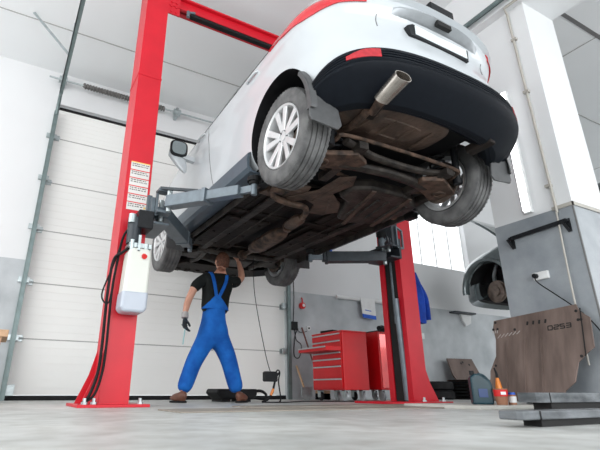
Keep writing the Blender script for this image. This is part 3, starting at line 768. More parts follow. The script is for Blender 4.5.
# front bumper lower lip
bm = bmesh.new()
P = []
for t in lin(0.35, PI - 0.35, 30):
    r_ = []
    for ins, z in ((.22, .26), (.06, .22), (.0, .26), (.0, .42), (.04, .44)):
        p = front_pt(t, .45); r_.append(Vector((p.x * (1 - ins * .3), p.y - ins + .012, z)))
    P.append(r_)
grid_solid(bm, P, lambda i, j: Vector((0, -.025, 0.004))); link('front_bumper', bm, M_bumper, car, smooth=True)
# sills
for s_ in (-1, 1):
    bm = bmesh.new(); P = []
    for y in lin(0.40, WB - 0.42, 30):
        k = taper(y)
        P.append([Vector((s_ * x * k, y, z)) for x, z in ((.74, .275), (.80, .262), (.865, .27), (.893, .295), (.896, .36), (.888, .415), (.872, .42))])
    grid_solid(bm, P, lambda i, j: Vector((-s_ * .02, 0, .012))); link('sill_trim', bm, M_clad, car, smooth=True, angle=30)
    # mud flaps and arch lips
    for yw, a0, a1 in ((0.0, PI * .78, PI * 1.10), ):
        bm = bmesh.new(); P = []
        a1 = PI * 1.04
        for a in lin(a0, a1, 16):
            k = (a - a0) / (a1 - a0)
            r0, r1 = .395, .415 + .03 * k
            P.append([Vector((s_ * x, yw + r * math.cos(a), ZW + .01 + r * math.sin(a))) for x, r in ((.80, r0), (.905, r0), (.91, r1), (.88, r1 + .01))])
        grid_solid(bm, P, lambda i, j: Vector((0, 0, 0.006)) + Vector((-s_ * .006, -.004, 0))); fl = link('mud_flap', bm, M_flap, car, smooth=True)
        bm = bmesh.new(); prism(bm, [(s_ * .905, .42), (s_ * .91, .27), (s_ * .895, .24), (s_ * .71, .225), (s_ * .68, .26), (s_ * .70, .36), (s_ * .80, .42)], -.43, -.415, 'y'); link('flap_sheet', bm, M_flap, fl, bevel=.004)
    bm = bmesh.new(); prism(bm, [(s_ * .90, .34), (s_ * .90, .17), (s_ * .70, .16), (s_ * .70, .30)], WB - .425, WB - .41, 'y'); link('mud_flap', bm, M_flap, car, bevel=.004)
# mirrors
for s_ in (-1, 1):
    mr = empty('side_mirror', (s_ * .885, 1.60, .925)); mr.parent = car
    bm = bmesh.new(); bmesh.ops.create_icosphere(bm, subdivisions=3, radius=1)
    for v in bm.verts:
        z = v.co.z * .16; k = 1 if z > 0 else 1 + z * 2.5
        v.co = Vector((v.co.x * .085 * k + s_ * (.17 + min(0, z) * .55), v.co.y * .065 if v.co.y > 0 else v.co.y * .02, z - .03))
    link('mirror_housing', bm, M_white_paint, mr, smooth=True)
    bm = bmesh.new(); prism(bm, [(s_ * .165 + .088 * math.copysign(abs(math.cos(a)) ** .6, math.cos(a)), .045 + .085 * math.copysign(abs(math.sin(a)) ** .6, math.sin(a))) for a in lin(0, 2 * PI, 32)[:-1]], -.034, -.016, 'y'); link('mirror_frame', bm, M_blackpl, mr, bevel=.005)
    bm = bmesh.new(); prism(bm, [(s_ * .165 + .070 * math.copysign(abs(math.cos(a)) ** .6, math.cos(a)), .050 + .067 * math.copysign(abs(math.sin(a)) ** .6, math.sin(a))) for a in lin(0, 2 * PI, 32)[:-1]], -.038, -.034, 'y'); link('mirror_glass', bm, M_mirror, mr)
    bm = bmesh.new(); bar(bm, (-s_ * .02, 0, -.04), (s_ * .12, 0, -.02), .06, .05); link('mirror_foot', bm, M_white_paint, mr, bevel=.006)
for y in (0.0, WB):
    for s_ in (-1, 1):
        make_wheel(s_ * .762, y, s_, car); make_brake(s_ * .70, y, s_, car)

# ---- underside
def upart(name, fn, m, bevel=0.0, smooth=False, parent=None):
    bm = bmesh.new(); fn(bm); return link(name, bm, m, parent or car, bevel=bevel, smooth=smooth)
# floor pans left and right of the tunnel, ribbed
for s_ in (-1, 1):
    def pan(bm, s_=s_):
        a, b = sorted((s_ * .17, s_ * .73)); box(bm, a, b, .42, 2.28, .272, .30)
        for k in range(3):
            x = s_ * (.27 + k * .15); bar(bm, (x, .55, .270), (x, 2.2, .270), .05, .010)
    upart('floor_pan', pan, M_under, .006)
    upart('frame_rail', lambda bm, s_=s_: (bar(bm, (s_ * .50, .35, .245), (s_ * .46, 2.75, .255), .075, .03), [bar(bm, (s_ * .49 - .04, y, .262), (s_ * .49 + .04, y, .262), .05, .02) for y in (.6, 1.1, 1.6, 2.1)]), M_under3, .008)
    upart('sill_flange', lambda bm, s_=s_: box(bm, min(s_ * .722, s_ * .73), max(s_ * .722, s_ * .73), .42, 2.25, .215, .30), M_under3)
    # cover panels with holes
    def cov(bm, s_=s_):
        a, b = sorted((s_ * .22, s_ * .66)); box(bm, a, b, 1.25, 2.2, .240, .262)
        for y in (1.35, 1.7, 2.05):
            for xx in (.28, .44, .6): cyl(bm, (s_ * xx, y, .232), (s_ * xx, y, .245), .018, 10)
    upart('floor_cover', cov, M_under, .01)
    upart('brake_line', lambda bm, s_=s_: tube(bm, [(s_ * .36, .4, .25), (s_ * .34, .9, .245), (s_ * .33, 1.6, .24), (s_ * .30, 2.4, .25)], .007, 6), M_under3)
for y in (.5, 1.12, 2.12):
    upart('crossmember', lambda bm, y=y: bar(bm, (-.70, y, .266), (.70, y, .266), .06, .016), M_under, .006)
# exhaust line
ex = upart('exhaust_pipe', lambda bm: tube(bm, [(-.02, 2.45, .25), (0, 2.2, .22), (-.03, 1.9, .20), (-.06, 1.3, .20), (-.10, 1.0, .20), (-.14, .78, .20), (-.24, .65, .20), (-.40, .64, .20), (-.56, .60, .22), (-.60, .42, .27), (-.55, .2, .36), (-.50, -.05, .42), (-.50, -.3, .38), (-.53, -.5, .375)], .026, 10), M_rust, smooth=True)
upart('catalytic_converter', lambda bm: tube(bm, [(-.02, 2.0, .205), (-.03, 1.92, .20), (-.04, 1.80, .20), (-.06, 1.42, .20), (-.07, 1.30, .20), (-.08, 1.2, .20)], [.03, .075, .10, .10, .075, .03], 16, flat=.62), M_rust, smooth=True)
upart('centre_silencer', lambda bm: tube(bm, [(-.10, 1.12, .20), (-.105, 1.08, .20), (-.12, .92, .20), (-.13, .86, .20)], [.03, .065, .065, .03], 14, flat=.7), M_under2, smooth=True)
upart('exhaust_flange', lambda bm: cyl(bm, (-.02, 2.22, .21), (-.02, 2.25, .21), .055, 12), M_rust); upart('exhaust_flange', lambda bm: cyl(bm, (-.09, 1.16, .20), (-.095, 1.13, .20), .05, 12), M_rust)
def shield(bm):
    prism(bm, [(-.42, .72), (-.44, .60), (-.30, .36), (-.30, .10), (-.20, .02), (-.12, .16), (-.16, .36), (.02, .50), (.12, .66), (.04, .78), (-.10, .80), (-.16, .62), (-.28, .56)], .222, .234)
    bar(bm, (-.20, .1, .222), (-.22, .55, .222), .03, .012); bar(bm, (-.12, .45, .222), (.04, .72, .222), .03, .012)
upart('heat_shield', shield, M_under2, .006)
upart('muffler_shield', lambda bm: (prism(bm, [(-.66, .66), (-.62, .42), (-.36, .36), (-.30, .56), (-.36, .70)], .236, .25), bar(bm, (-.6, .5, .234), (-.38, .47, .234), .04, .014)), M_under2, .006)
# tank
def tank(bm):
    prism(bm, [(-.12, .18), (.02, .10), (.34, .10), (.60, .22), (.64, .42), (.60, .70), (.36, .80), (.18, .76), (.02, .42), (-.10, .36)], .205, .30)
upart('fuel_tank', tank, M_under3, .025)
upart('tank_strap', lambda bm: (bar(bm, (.05, .12, .20), (.30, .82, .20), .035, .01), bar(bm, (.40, .10, .20), (.56, .74, .20), .035, .01)), M_under2)
upart('tank_rib', lambda bm: [tube(bm, [(x, .24, .204), (x + .08, .62, .204)], .012, 6, smooth=False) for x in (.1, .2, .3, .42, .5)], M_under3, smooth=True)
# rear axle parts
upart('rear_subframe', lambda bm: (tube(bm, [(-.52, -.02, .27), (-.35, -.06, .25), (0, -.1, .245), (.35, -.06, .25), (.52, -.02, .27)], .045, 10, flat=.7), tube(bm, [(-.50, -.24, .30), (-.2, -.19, .28), (.2, -.19, .28), (.50, -.24, .30)], .032, 10, flat=.7), bar(bm, (-.40, -.30, .27), (-.36, .22, .26), .07, .05), bar(bm, (.40, -.30, .27), (.36, .22, .26), .07, .05)), M_under3, smooth=True)
upart('stabiliser_bar', lambda bm: tube(bm, [(-.62, .10, .27), (-.56, -.20, .31), (-.45, -.27, .33), (.45, -.27, .33), (.56, -.20, .31), (.62, .10, .27)], .014, 8), M_rust, smooth=True)
for s_ in (-1, 1):
    upart('lower_control_arm', lambda bm, s_=s_: (prism(bm, [(s_ * .26, -.16), (s_ * .40, -.24), (s_ * .68, -.10), (s_ * .70, .02), (s_ * .60, .10), (s_ * .46, .02), (s_ * .28, -.04)], .225, .262), lathe(bm, [(.215, .03), (.215, .055), (.275, .055), (.275, .03)], (s_ * .56, -.04, 0), 'z', 20)), M_rust, .008)
    upart('trailing_arm', lambda bm, s_=s_: bar(bm, (s_ * .66, -.02, .30), (s_ * .58, .50, .25), .05, .07, wd2=.09, ht2=.05), M_under3, .01)
    upart('toe_link', lambda bm, s_=s_: tube(bm, [(s_ * .20, .12, .26), (s_ * .66, .10, .30)], .016, 8, smooth=False), M_rust, smooth=True)
    upart('trailing_bush', lambda bm, s_=s_: cyl(bm, (s_ * .52, .52, .25), (s_ * .64, .52, .25), .045, 16), M_rust, smooth=True)
    def spring(bm, s_=s_):
        tube(bm, [(s_ * .50 + .055 * math.cos(i / 10 * 2 * PI), -.12 + .055 * math.sin(i / 10 * 2 * PI), .27 + .28 * i / 60) for i in range(61)], .0085, 6, smooth=False)
    upart('coil_spring', spring, M_blackpl, smooth=True)
    upart('shock_absorber', lambda bm, s_=s_: (cyl(bm, (s_ * .60, -.20, .28), (s_ * .56, -.24, .60), .026, 12), cyl(bm, (s_ * .602, -.198, .26), (s_ * .60, -.2, .30), .034, 12)), M_blackpl, smooth=True)
    # front
    upart('front_control_arm', lambda bm, s_=s_: (prism(bm, [(s_ * .34, 2.34), (s_ * .44, 2.30), (s_ * .56, 2.50), (s_ * .72, 2.62), (s_ * .70, 2.70), (s_ * .50, 2.66), (s_ * .36, 2.72), (s_ * .32, 2.62), (s_ * .44, 2.52)], .225, .26), cyl(bm, (s_ * .70, 2.66, .22), (s_ * .70, 2.66, .28), .03, 14)), M_under3, .008)
    upart('drive_shaft', lambda bm, s_=s_: tube(bm, [(s_ * .14, 2.70, .36), (s_ * .22, 2.70, .36), (s_ * .58, 2.67, .36), (s_ * .66, 2.67, .36)], [.05, .022, .022, .05], 12, smooth=False), M_rust, smooth=True)
    upart('tie_rod', lambda bm, s_=s_: tube(bm, [(s_ * .30, 2.45, .33), (s_ * .68, 2.52, .33)], .012, 8, smooth=False), M_rust, smooth=True)
    for yj in (.42, 1.98): upart('jacking_point', lambda bm, s_=s_, y=yj: box(bm, min(s_ * .70, s_ * .77), max(s_ * .70, s_ * .77), y - .05, y + .05, .195, .25), M_black, .005)
# spare wheel well and rear floor
def well(bm):
    cx_, cy_ = -.20, -.15
    prof = [(0.50, 0.33), (0.425, 0.325), (0.402, 0.30), (0.395, 0.26), (0.395, 0.17), (0.388, .16), (0.388, .11), (0.395, .10), (0.395, 0.0)]
    seg = 48; rings = []
    for k in range(seg):
        a = 2 * PI * k / seg; f_ = (abs(math.cos(a)) ** 3.2 + abs(math.sin(a)) ** 3.2) ** (-1 / 3.2)
        rings.append([bm.verts.new((cx_ + r * f_ * 1.25 * math.cos(a), cy_ - .22 + r * f_ * .66 * math.sin(a), z)) for z, r in prof])
    for k in range(seg):
        for i in range(len(prof) - 1): bm.faces.new((rings[k][i], rings[k][i + 1], rings[(k + 1) % seg][i + 1], rings[(k + 1) % seg][i]))
    bmesh.ops.remove_doubles(bm, verts=bm.verts, dist=1e-4)
upart('spare_wheel_well', well, M_under2, smooth=True)
for k in range(4): upart('rear_floor_rib', lambda bm, k=k: tube(bm, [(-.45 + .17 * k, -.26, .392), (-.43 + .16 * k, -.48, .392)], .012, 6, smooth=False), M_under2, smooth=True)
for s_ in (-1, 1): upart('rear_rail', lambda bm, s_=s_: bar(bm, (s_ * .50, -.60, .42), (s_ * .47, -.42, .40), .08, .06), M_under, .01)
# exhaust tip
tp = empty('exhaust_tip', (-.53, -.64, .385)); tp.parent = car
def oval(bm, a, b, rx, rz, rx2, rz2, hollow=True):
    a, b = Vector(a), Vector(b); d = (b - a).normalized(); sx = Vector((1, 0, 0)); sx = (sx - d * sx.dot(d)).normalized(); sz = sx.cross(d); seg = 32; rings = []
    for p, k1, k2 in ((a, rx, rz), (b, rx2, rz2), (b, rx2 * .93, rz2 * .90), (b.lerp(a, .85), rx * .9, rz * .85)):
        rings.append([bm.verts.new(p + sx * k1 * math.copysign(abs(math.cos(q)) ** .8, math.cos(q)) + sz * k2 * math.copysign(abs(math.sin(q)) ** .8, math.sin(q))) for q in [2 * PI * i / seg for i in range(seg)]])
    for r1, r2 in zip(rings, rings[1:]):
        for i in range(seg): bm.faces.new((r1[i], r1[(i + 1) % seg], r2[(i + 1) % seg], r2[i]))
    bm.faces.new(rings[0]); bm.faces.new(rings[-1]).material_index = 1
bm = bmesh.new(); oval(bm, (.0, .02, -.005), (-.01, -.17, .03), .050, .034, .055, .038); link('tip_sleeve', bm, None, tp, smooth=True, mats=[M_chrome, M_hole])
bm = bmesh.new(); tube(bm, [(.03, .14, -.02), (.01, .06, -.01), (0, .0, 0)], [.024, .028, .036], 12); link('tip_neck', bm, M_rust, tp, smooth=True)
# front end underside
upart('front_subframe', lambda bm: (tube(bm, [(-.50, 2.36, .25), (-.2, 2.34, .235), (.2, 2.34, .235), (.50, 2.36, .25)], .05, 10, flat=.6), tube(bm, [(-.42, 2.36, .24), (-.38, 2.7, .24), (-.42, 3.0, .26)], .035, 8), tube(bm, [(.42, 2.36, .24), (.38, 2.7, .24), (.42, 3.0, .26)], .035, 8), bar(bm, (-.5, 3.02, .26), (.5, 3.02, .26), .06, .05)), M_under3, smooth=True)
upart('oil_pan', lambda bm: prism(bm, [(-.05, 2.50), (.26, 2.50), (.30, 2.80), (-.02, 2.84)], .22, .40), M_under3, .02)
upart('gearbox', lambda bm: (cyl(bm, (-.34, 2.66, .32), (-.08, 2.66, .32), .10, 18, .13), cyl(bm, (-.10, 2.70, .30), (-.10, 2.72, .30), .12, 12)), M_under3, smooth=True)
def tray(bm):
    prism(bm, [(-.46, 2.86), (.46, 2.86), (.60, 3.14), (.40, 3.30), (-.40, 3.30), (-.60, 3.14)], .215, .235)
    for x in lin(-.45, .45, 7): box(bm, x - .03, x + .03, 3.16, 3.26, .200, .216)
upart('front_undertray', tray, M_under, .006)
upart('engine_hose', lambda bm: (tube(bm, [(-.3, 2.5, .28), (-.2, 2.8, .26), (0, 2.86, .27), (.3, 2.8, .25)], .018, 8), tube(bm, [(.3, 2.4, .28), (.34, 2.7, .25), (.2, 2.9, .26)], .014, 8)), M_black, smooth=True)
#@@RESTBEGIN
# ------------------------------------------------------------------ second car behind the pillar
car2 = empty('silver_car', (7.30, 1.86, 1.215), 0, label='dark silver car with a wheel off, raised behind the grey tiled pillar', cat='car')
b2 = bpy.data.objects.new('body', body.data.copy()); COL.objects.link(b2); b2.parent = car2; b2.data.materials[0] = M_silver2
bm = bmesh.new(); P = []
for a in lin(-.05, PI + .05, 30):
    P.append([Vector((-x, WB - .01 + (.40 + r) * math.cos(a), ZW + .01 + (.435 + r) * math.sin(a))) for x, r in ((.84, -.02), (.895, -.015), (.915, .0), (.91, .045), (.88, .06))])
grid_solid(bm, P, lambda i, j: Vector((.02, 0, 0))); link('wheel_arch', bm, M_silver2, car2, smooth=True)
bm = bmesh.new(); P = []
for t in lin(0.25, PI - 0.25, 40):
    r_ = []
    for ins, z in ((.22, .30), (.05, .25), (-.02, .30), (-.03, .42), (-.01, .50)):
        p = front_pt(t, .45); r_.append(Vector((p.x * (1 - ins * .12), p.y - ins * .6 + .012, z)))
    P.append(r_)
grid_solid(bm, P, lambda i, j: Vector((0, -.025, 0.004))); link('front_bumper', bm, M_silver2, car2, smooth=True)
bm = bmesh.new(); P = []
for i in range(13):
    k = i / 12; hw = .70 * (1 - .25 * k ** 3); yy = 2.35 + .72 * k; zz = 1.10 + .62 * k + .05 * math.sin(k * PI)
    P.append([Vector((x * hw, yy + .06 * (1 - x * x), zz + .04 * (1 - x * x))) for x in lin(-1, 1, 12)])
grid_solid(bm, P, lambda i, j: Vector((0, .03, -.02))); link('raised_bonnet', bm, M_silver2, car2, smooth=True)
make_brake(-.70, WB, -1, car2)
make_wheel(-.762, 0.0, -1, car2); make_wheel(.762, 0.0, 1, car2); make_wheel(.762, WB, 1, car2)
for s_ in (-1, 1): patch('tail_lamp', lamp_fn(s_), lin(0.0, 1.0, 40), lin(0, 1, 6), M_lampred, car2, thick=0.03, lift_=0.010)
for s_ in (-1, 1):
    for ya, yb in ((-0.02, 0.95), (1.02, 1.95)):
        patch('side_window', lambda y, z, s_=s_: Vector((s_ * side_x(y, z), y, shear(y, z))), lin(ya, yb, 10), lin(1.17, 1.44, 8), M_glass, car2)
patch('rear_window', lambda t, z: rear_pt(t, z), lin(0.75, PI - 0.75, 16), lin(1.18, 1.46, 8), M_glass, car2)
bg_ = [(bump_pt(t, j)) for t in ts for j in (0,)]
ob_ = bump.copy(); COL.objects.link(ob_); ob_.parent = car2
bm = bmesh.new(); tube(bm, [(-.62, WB + .02, .45), (-.58, WB + .06, .62), (-.56, WB, .80)], .03, 10); link('suspension_strut', bm, M_steel, car2, smooth=True)

# ------------------------------------------------------------------ tool cabinets
def cabinet(x0, x1, y0, y1, z0, z1, label, open_k=None, glossy=None):
    t = empty('tool_cabinet', ((x0 + x1) / 2, (y0 + y1) / 2, 0), label=label, cat='tool cabinet')
    hx, hy = (x1 - x0) / 2, (y1 - y0) / 2
    bx('cabinet_body', M_red_cab, -hx, hx, -hy, hy, z0, z1, t, .006)
    bm = bmesh.new(); box(bm, -hx - .004, hx + .004, -hy - .004, hy + .004, z1, z1 + .012); link('top_mat', bm, M_redbox if not glossy else M_blackpl, t)
    if glossy:
        bx('side_panel', M_redgloss, -hx + .02, hx - .02, -hy - .006, -hy, z0 + .02, z1 - .03, t, .003)
    H = [] if glossy else [.085, .080, .058, .075, .085, .145, .12]; z = z1 - .015
    for k, h_ in enumerate(H):
        d = bx('drawer', M_red_cab, -hx - .014 - (.22 if k == open_k else 0), -hx - (.0 if k != open_k else 0.0), -hy + .02, hy - .02, z - h_ + .006, z, t, .003)
        dxo = -hx - .014 - (.22 if k == open_k else 0)
        bm = bmesh.new(); box(bm, dxo - .014, dxo, -hy + .03, hy - .03, z - .018, z - .003); link('drawer_handle', bm, M_caster, d)
        z -= h_
    for i, (cx_, cy_) in enumerate(((-hx + .06, -hy + .07), (hx - .06, -hy + .07), (-hx + .06, hy - .07), (hx - .06, hy - .07))):
        cst = empty('caster', (cx_, cy_, 0)); cst.parent = t
        bm = bmesh.new(); cyl(bm, (-.016, -.01, .052), (.016, -.01, .052), .052, 24); link('caster_wheel', bm, M_caster if i != 2 else M_blackpl, cst, bevel=.006)
        bm = bmesh.new(); box(bm, -.026, -.02, -.03, .03, .04, z0); box(bm, .02, .026, -.03, .03, .04, z0); box(bm, -.026, .026, -.035, .035, z0 - .012, z0); link('caster_fork', bm, M_steel, cst)
    return t
cabinet(3.63, 4.01, 4.62, 5.26, .125, .80, 'red roller tool cabinet with seven drawers, the third pulled open', 2)
cabinet(4.20, 4.68, 4.62, 5.30, .13, .83, 'plain sided red tool cabinet partly behind the right lift post', None, True)
for (x, y, z, a, b, c, r) in ((3.72, 5.0, .812, .10, .16, .03, .2), (3.85, 4.85, .812, .05, .12, .02, .9)):
    t = bmesh.new(); prism(t, [(-a, -b), (a * .6, -b * .8), (a, b * .4), (.1 * a, b), (-a * .8, b * .5)], 0, c); o = link('work_glove', t, M_black, bevel=.008); o.location = (x, y, z); o.rotation_euler[2] = r
    tag(o, 'black work glove flat on the %s edge of the drawer cabinet top' % ('left' if r < .5 else 'front'), 'glove')
t = empty('angle_grinder', (4.48, 4.80, .895), 0.3, label='black power tool lying on the right red tool cabinet', cat='power tool')
bm = bmesh.new(); tube(bm, [(-.13, 0, 0), (-.05, 0, 0), (.03, .01, 0), (.10, .01, .01)], [.03, .034, .032, .04], 12); link('tool_housing', bm, M_black, t, smooth=True)
bm = bmesh.new(); cyl(bm, (.11, .01, -.045), (.11, .01, -.03), .055, 24); link('grinding_disc', bm, M_steel, t)
bm = bmesh.new(); tube(bm, [(.09, .02, .02), (.10, .07, .05), (.10, .12, .05)], .014, 8); link('side_handle', bm, M_blackpl, t, smooth=True)
t = empty('plastic_bin', (4.36, 4.50, 0), label='small blue plastic bin on the floor under the right cabinet', cat='bin')
bm = bmesh.new(); P4 = [(-.08, -.06), (.08, -.06), (.08, .06), (-.08, .06)]; prism(bm, P4, 0, .012)
for a, b in ((0, 1), (1, 2), (2, 3), (3, 0)): bar(bm, (P4[a][0], P4[a][1], .05), (P4[b][0], P4[b][1], .05), .008, .09)
link('bin_body', bm, M_bluepl, t)
bm = bmesh.new(); bar(bm, (-.085, -.065, .095), (.085, -.065, .095), .014, .012); link('bin_rim', bm, M_whitepl, t)

# ------------------------------------------------------------------ things on the back wall
t = empty('paper_holder', (5.08, WY - .06, 1.53), label='white rail with hanging sheets fixed on the grey back wall', cat='rail')
bm = bmesh.new(); cyl(bm, (-.48, 0, 0), (.70, 0, 0), .03, 14); link('rail', bm, M_whitepl, t, smooth=True)
for x in (-.4, .6): bm = bmesh.new(); box(bm, x - .012, x + .012, 0, .06, -.03, .03); link('rail_bracket', bm, M_steel, t)
t = empty('hanging_sheets', (5.20, WY - .105, 1.55), label='white sheets with a blue lower edge hanging from the wall rail', cat='sheets')
bm = bmesh.new(); prism(bm, [(-.15, .0), (.15, .0), (.155, -.28), (-.13, -.26)], -.008, .0, 'y'); link('sheet', bm, M_whitepl, t)
bm = bmesh.new(); prism(bm, [(-.13, -.26), (.155, -.28), (.155, -.34), (-.12, -.32)], -.010, .0, 'y'); link('blue_edge', bm, M_bluepl, t)
bm = bmesh.new(); prism(bm, [(-.07, -.19), (.06, -.20), (.06, -.215), (-.07, -.205)], -.0085, -.0075, 'y'); link('sheet_print', bm, M_bluepl, t)
t = empty('air_valve', (3.95, WY - .014, 1.33), label='small red round valve on the grey wall beside the door', cat='valve')
bm = bmesh.new(); cyl(bm, (0, -.05, 0), (0, 0, 0), .05, 20); cyl(bm, (0, -.07, 0), (0, -.05, 0), .03, 16); link('valve_body', bm, M_redbox, t, bevel=.004)
bm = bmesh.new(); cyl(bm, (0, -.072, 0), (0, -.0705, 0), .024, 20); link('valve_face', bm, M_whitepl, t)
bm = bmesh.new(); tube(bm, [(0, -.03, .05), (0, -.03, .10), (0, -.01, .12)], .01, 8); link('valve_neck', bm, M_redbox, t, smooth=True)
t = empty('switch_box', (3.80, WY - .014, 1.02), label='small dark switch box with dangling wires beside the door track', cat='switch')
bm = bmesh.new(); box(bm, -.05, .05, -.05, 0, -.06, .06); link('box', bm, M_blackpl, t, bevel=.005)
bm = bmesh.new(); tube(bm, [(-.02, -.03, .05), (0, -.03, .4), (.0, -.02, .9), (0, -.02, 2.3)], .006, 6); link('feed_wire', bm, M_black, t, smooth=True)
bm = bmesh.new(); tube(bm, [(0, -.03, -.05), (.02, -.04, -.2), (.10, -.05, -.28), (.06, -.05, -.45), (-.02, -.04, -.42), (.0, -.04, -.15), (.06, -.04, -.04)], .007, 6); link('loose_wire', bm, M_black, t, smooth=True)
bm = bmesh.new(); tube(bm, [(.04, -.03, -.03), (.10, -.03, -.09), (.22, -.03, -.07)], .005, 6); link('socket_wire', bm, M_black, t, smooth=True)
t = empty('round_socket', (4.06, WY - .014, 1.0), label='small round white socket on the grey wall above the cabinet', cat='socket')
bm = bmesh.new(); cyl(bm, (0, -.03, 0), (0, 0, 0), .035, 20); link('socket_body', bm, M_whitepl, t, bevel=.004)
bm = bmesh.new(); cyl(bm, (0, -.04, 0), (0, -.028, 0), .014, 12); link('socket_plug', bm, M_blackpl, t)
t = empty('broom', (3.98, WY - .3, 0), label='long thin broom handle leaning on the grey back wall', cat='broom')
bm = bmesh.new(); cyl(bm, (.10, 0, .12), (-.06, .24, 1.0), .012, 10); link('broom_stick', bm, M_darkwood, t, smooth=True)
bm = bmesh.new(); box(bm, .0, .22, -.03, .03, .08, .12); link('broom_head', bm, M_wood, t, bevel=.006)
bm = bmesh.new()
for k in range(14): bar(bm, (.01 + k * .015, 0, .08), (.005 + k * .016, 0, .0), .012, .05)
link('bristles', bm, M_blackpl, t)
t = empty('shovel', (3.72, WY - .35, 0), label='short wooden handled shovel standing beside the door track', cat='shovel')
bm = bmesh.new(); cyl(bm, (.06, .02, .1), (.08, .27, .45), .014, 10); link('shovel_handle', bm, M_wood, t, smooth=True)
bm = bmesh.new(); prism(bm, [(-.02, .16), (.14, .16), (.15, .05), (.10, .0), (.02, .0), (-.03, .05)], -.012, .0, 'y'); link('shovel_blade', bm, M_steel, t)
t = empty('wall_box', (6.43, WY - .014, 1.02), label='small white junction box on the tiled back wall right of the post', cat='junction box')
bm = bmesh.new(); box(bm, -.06, .06, -.04, 0, -.05, .05); link('box', bm, M_whitepl, t, bevel=.006)
bm = bmesh.new(); box(bm, -.045, .045, -.044, -.04, -.035, .035); link('box_lid', bm, M_whitepl, t)
t = empty('wall_bracket', (7.6, WY - .014, 1.42), label='dark shelf bracket with a white fitting on the grey back wall', cat='bracket')
bm = bmesh.new(); box(bm, -.35, .22, -.14, 0, .06, .09); link('shelf_rail', bm, M_armdk, t)
bm = bmesh.new(); prism(bm, [(-.10, .06), (.20, .06), (.16, -.10), (.02, -.16), (-.06, -.06)], -.05, 0, 'y'); link('fitting', bm, M_whitepl, t, bevel=.01)

# blue jacket on the back of the right post
t = empty('work_jacket', (4.12, 4.02, 1.47), label='blue work jacket hanging behind the right red post', cat='jacket')
bm = bmesh.new(); P = []
for i in range(15):
    k = i / 14; hw = .10 + .18 * min(1, k * 2.2) - .04 * k
    P.append([Vector((.10 + x * hw * (1 + .05 * math.sin(k * 9)) + .03 * k, -.02 + .035 * math.sin(x * 7 + k * 2) - .03 * (1 - x * x), -k * (.56 + .05 * math.sin(x * 4)))) for x in lin(-1, 1, 16)])
grid_solid(bm, P, lambda i, j: Vector((0, .06, 0))); link('jacket_body', bm, M_bluec, t, smooth=True)
bm = bmesh.new(); tube(bm, [(.26, 0, -.14), (.33, -.01, -.30), (.36, 0, -.55)], [.05, .055, .045], 12, flat=.6); link('sleeve', bm, M_bluec, t, smooth=True)
bm = bmesh.new(); tube(bm, [(.05, -.02, -.01), (.03, 0, .05), (-.02, -.02, .06)], .008, 8); link('hanging_loop', bm, M_black, t, smooth=True)

# ------------------------------------------------------------------ floor clutter by the back wall
def old_tyre(x, y, z, label, rx=0.0, r=.30):
    t = empty('used_tyre', (x, y, z), label=label, cat='tyre'); t.rotation_euler = (rx, 0, 0)
    bm = bmesh.new(); lathe(bm, [(0, r * .62), (.0, r * .9), (.025, r), (.105, r), (.13, r * .9), (.13, r * .62), (.11, r * .6), (.02, r * .6)], (0, 0, 0), 'z', 40); link('tread', bm, M_black, t, smooth=True); return t
old_tyre(6.08, 5.50, 0, 'black tyre lying on the floor at the left end of the scrap heap')
old_tyre(6.12, 5.52, .13, 'black tyre on top of the lying tyre by the back wall', 0, .28)
t = empty('slatted_crate', (6.85, 5.35, 0), label='low dark slatted crate on the floor before the leaning brown sheet', cat='crate')
for k in range(6):
    bm = bmesh.new(); box(bm, -.36, .36, -.28, .24, .02 + k * .048, .052 + k * .048); link('slat', bm, M_skid, t, bevel=.004)
for x in (-.33, .33):
    bm = bmesh.new(); box(bm, x - .03, x + .03, -.26, .22, 0, .29); link('crate_post', bm, M_hole, t)
t = empty('leaning_sheet', (7.18, 5.62, 0.0), label='brown steel sheet leaning on the back wall behind the crate', cat='steel sheet')
bm = bmesh.new(); prism(bm, [(-.36, .68), (.28, .69), (.42, .10), (.30, .02), (-.20, .02), (-.24, .14), (-.36, .40)], -.012, .012, 'y'); o = link('sheet', bm, M_skid, t, bevel=.004); o.rotation_euler = (-.30, 0, 0)
bm = bmesh.new()
for x, z in ((-.05, .60), (.15, .58), (.0, .62)): cyl(bm, (x, -.0135, z), (x, -.012, z), .02, 12)
q = link('bolt_hole', bm, M_hole, o)
t = empty('work_bench', (-.33, 5.0, 0), label='pale wooden bench end at the left edge beside the door', cat='bench')
bx('bench_top', M_wood, -.5, .38, -.3, .3, .54, .60, t, .004)
for x in (-.44, .31):
    for y in (-.25, .25):
        bm = bmesh.new(); bar(bm, (x, y, .54), (x - .04, y, 0.0), .06, .05); link('leg', bm, M_wood, t)
for y in (-.25, .25): bm = bmesh.new(); bar(bm, (-.44, y, .28), (.30, y, .28), .03, .06); link('stretcher', bm, M_wood, t)

# ------------------------------------------------------------------ foreground right
tag(bx('floor_plate', M_pale, 2.9, 3.84, 2.25, 2.95, 0.0, .025, None, .004), 'thin worn floor plate before the pillar under bottles and brown plate', 'floor plate')
def strip(x0, x1, y0, y1, lab):
    tag(bx('floor_plate', M_plank, x0, x1, y0, y1, 0.0, .008, None, .002), lab, 'floor plate')
strip(0.9, 3.2, 2.55, 2.95, 'long worn brownish plate set flat on the floor under the tail of the car')
strip(1.6, 3.3, 3.05, 3.40, 'worn flat plate on the floor just in front of the right lift post')
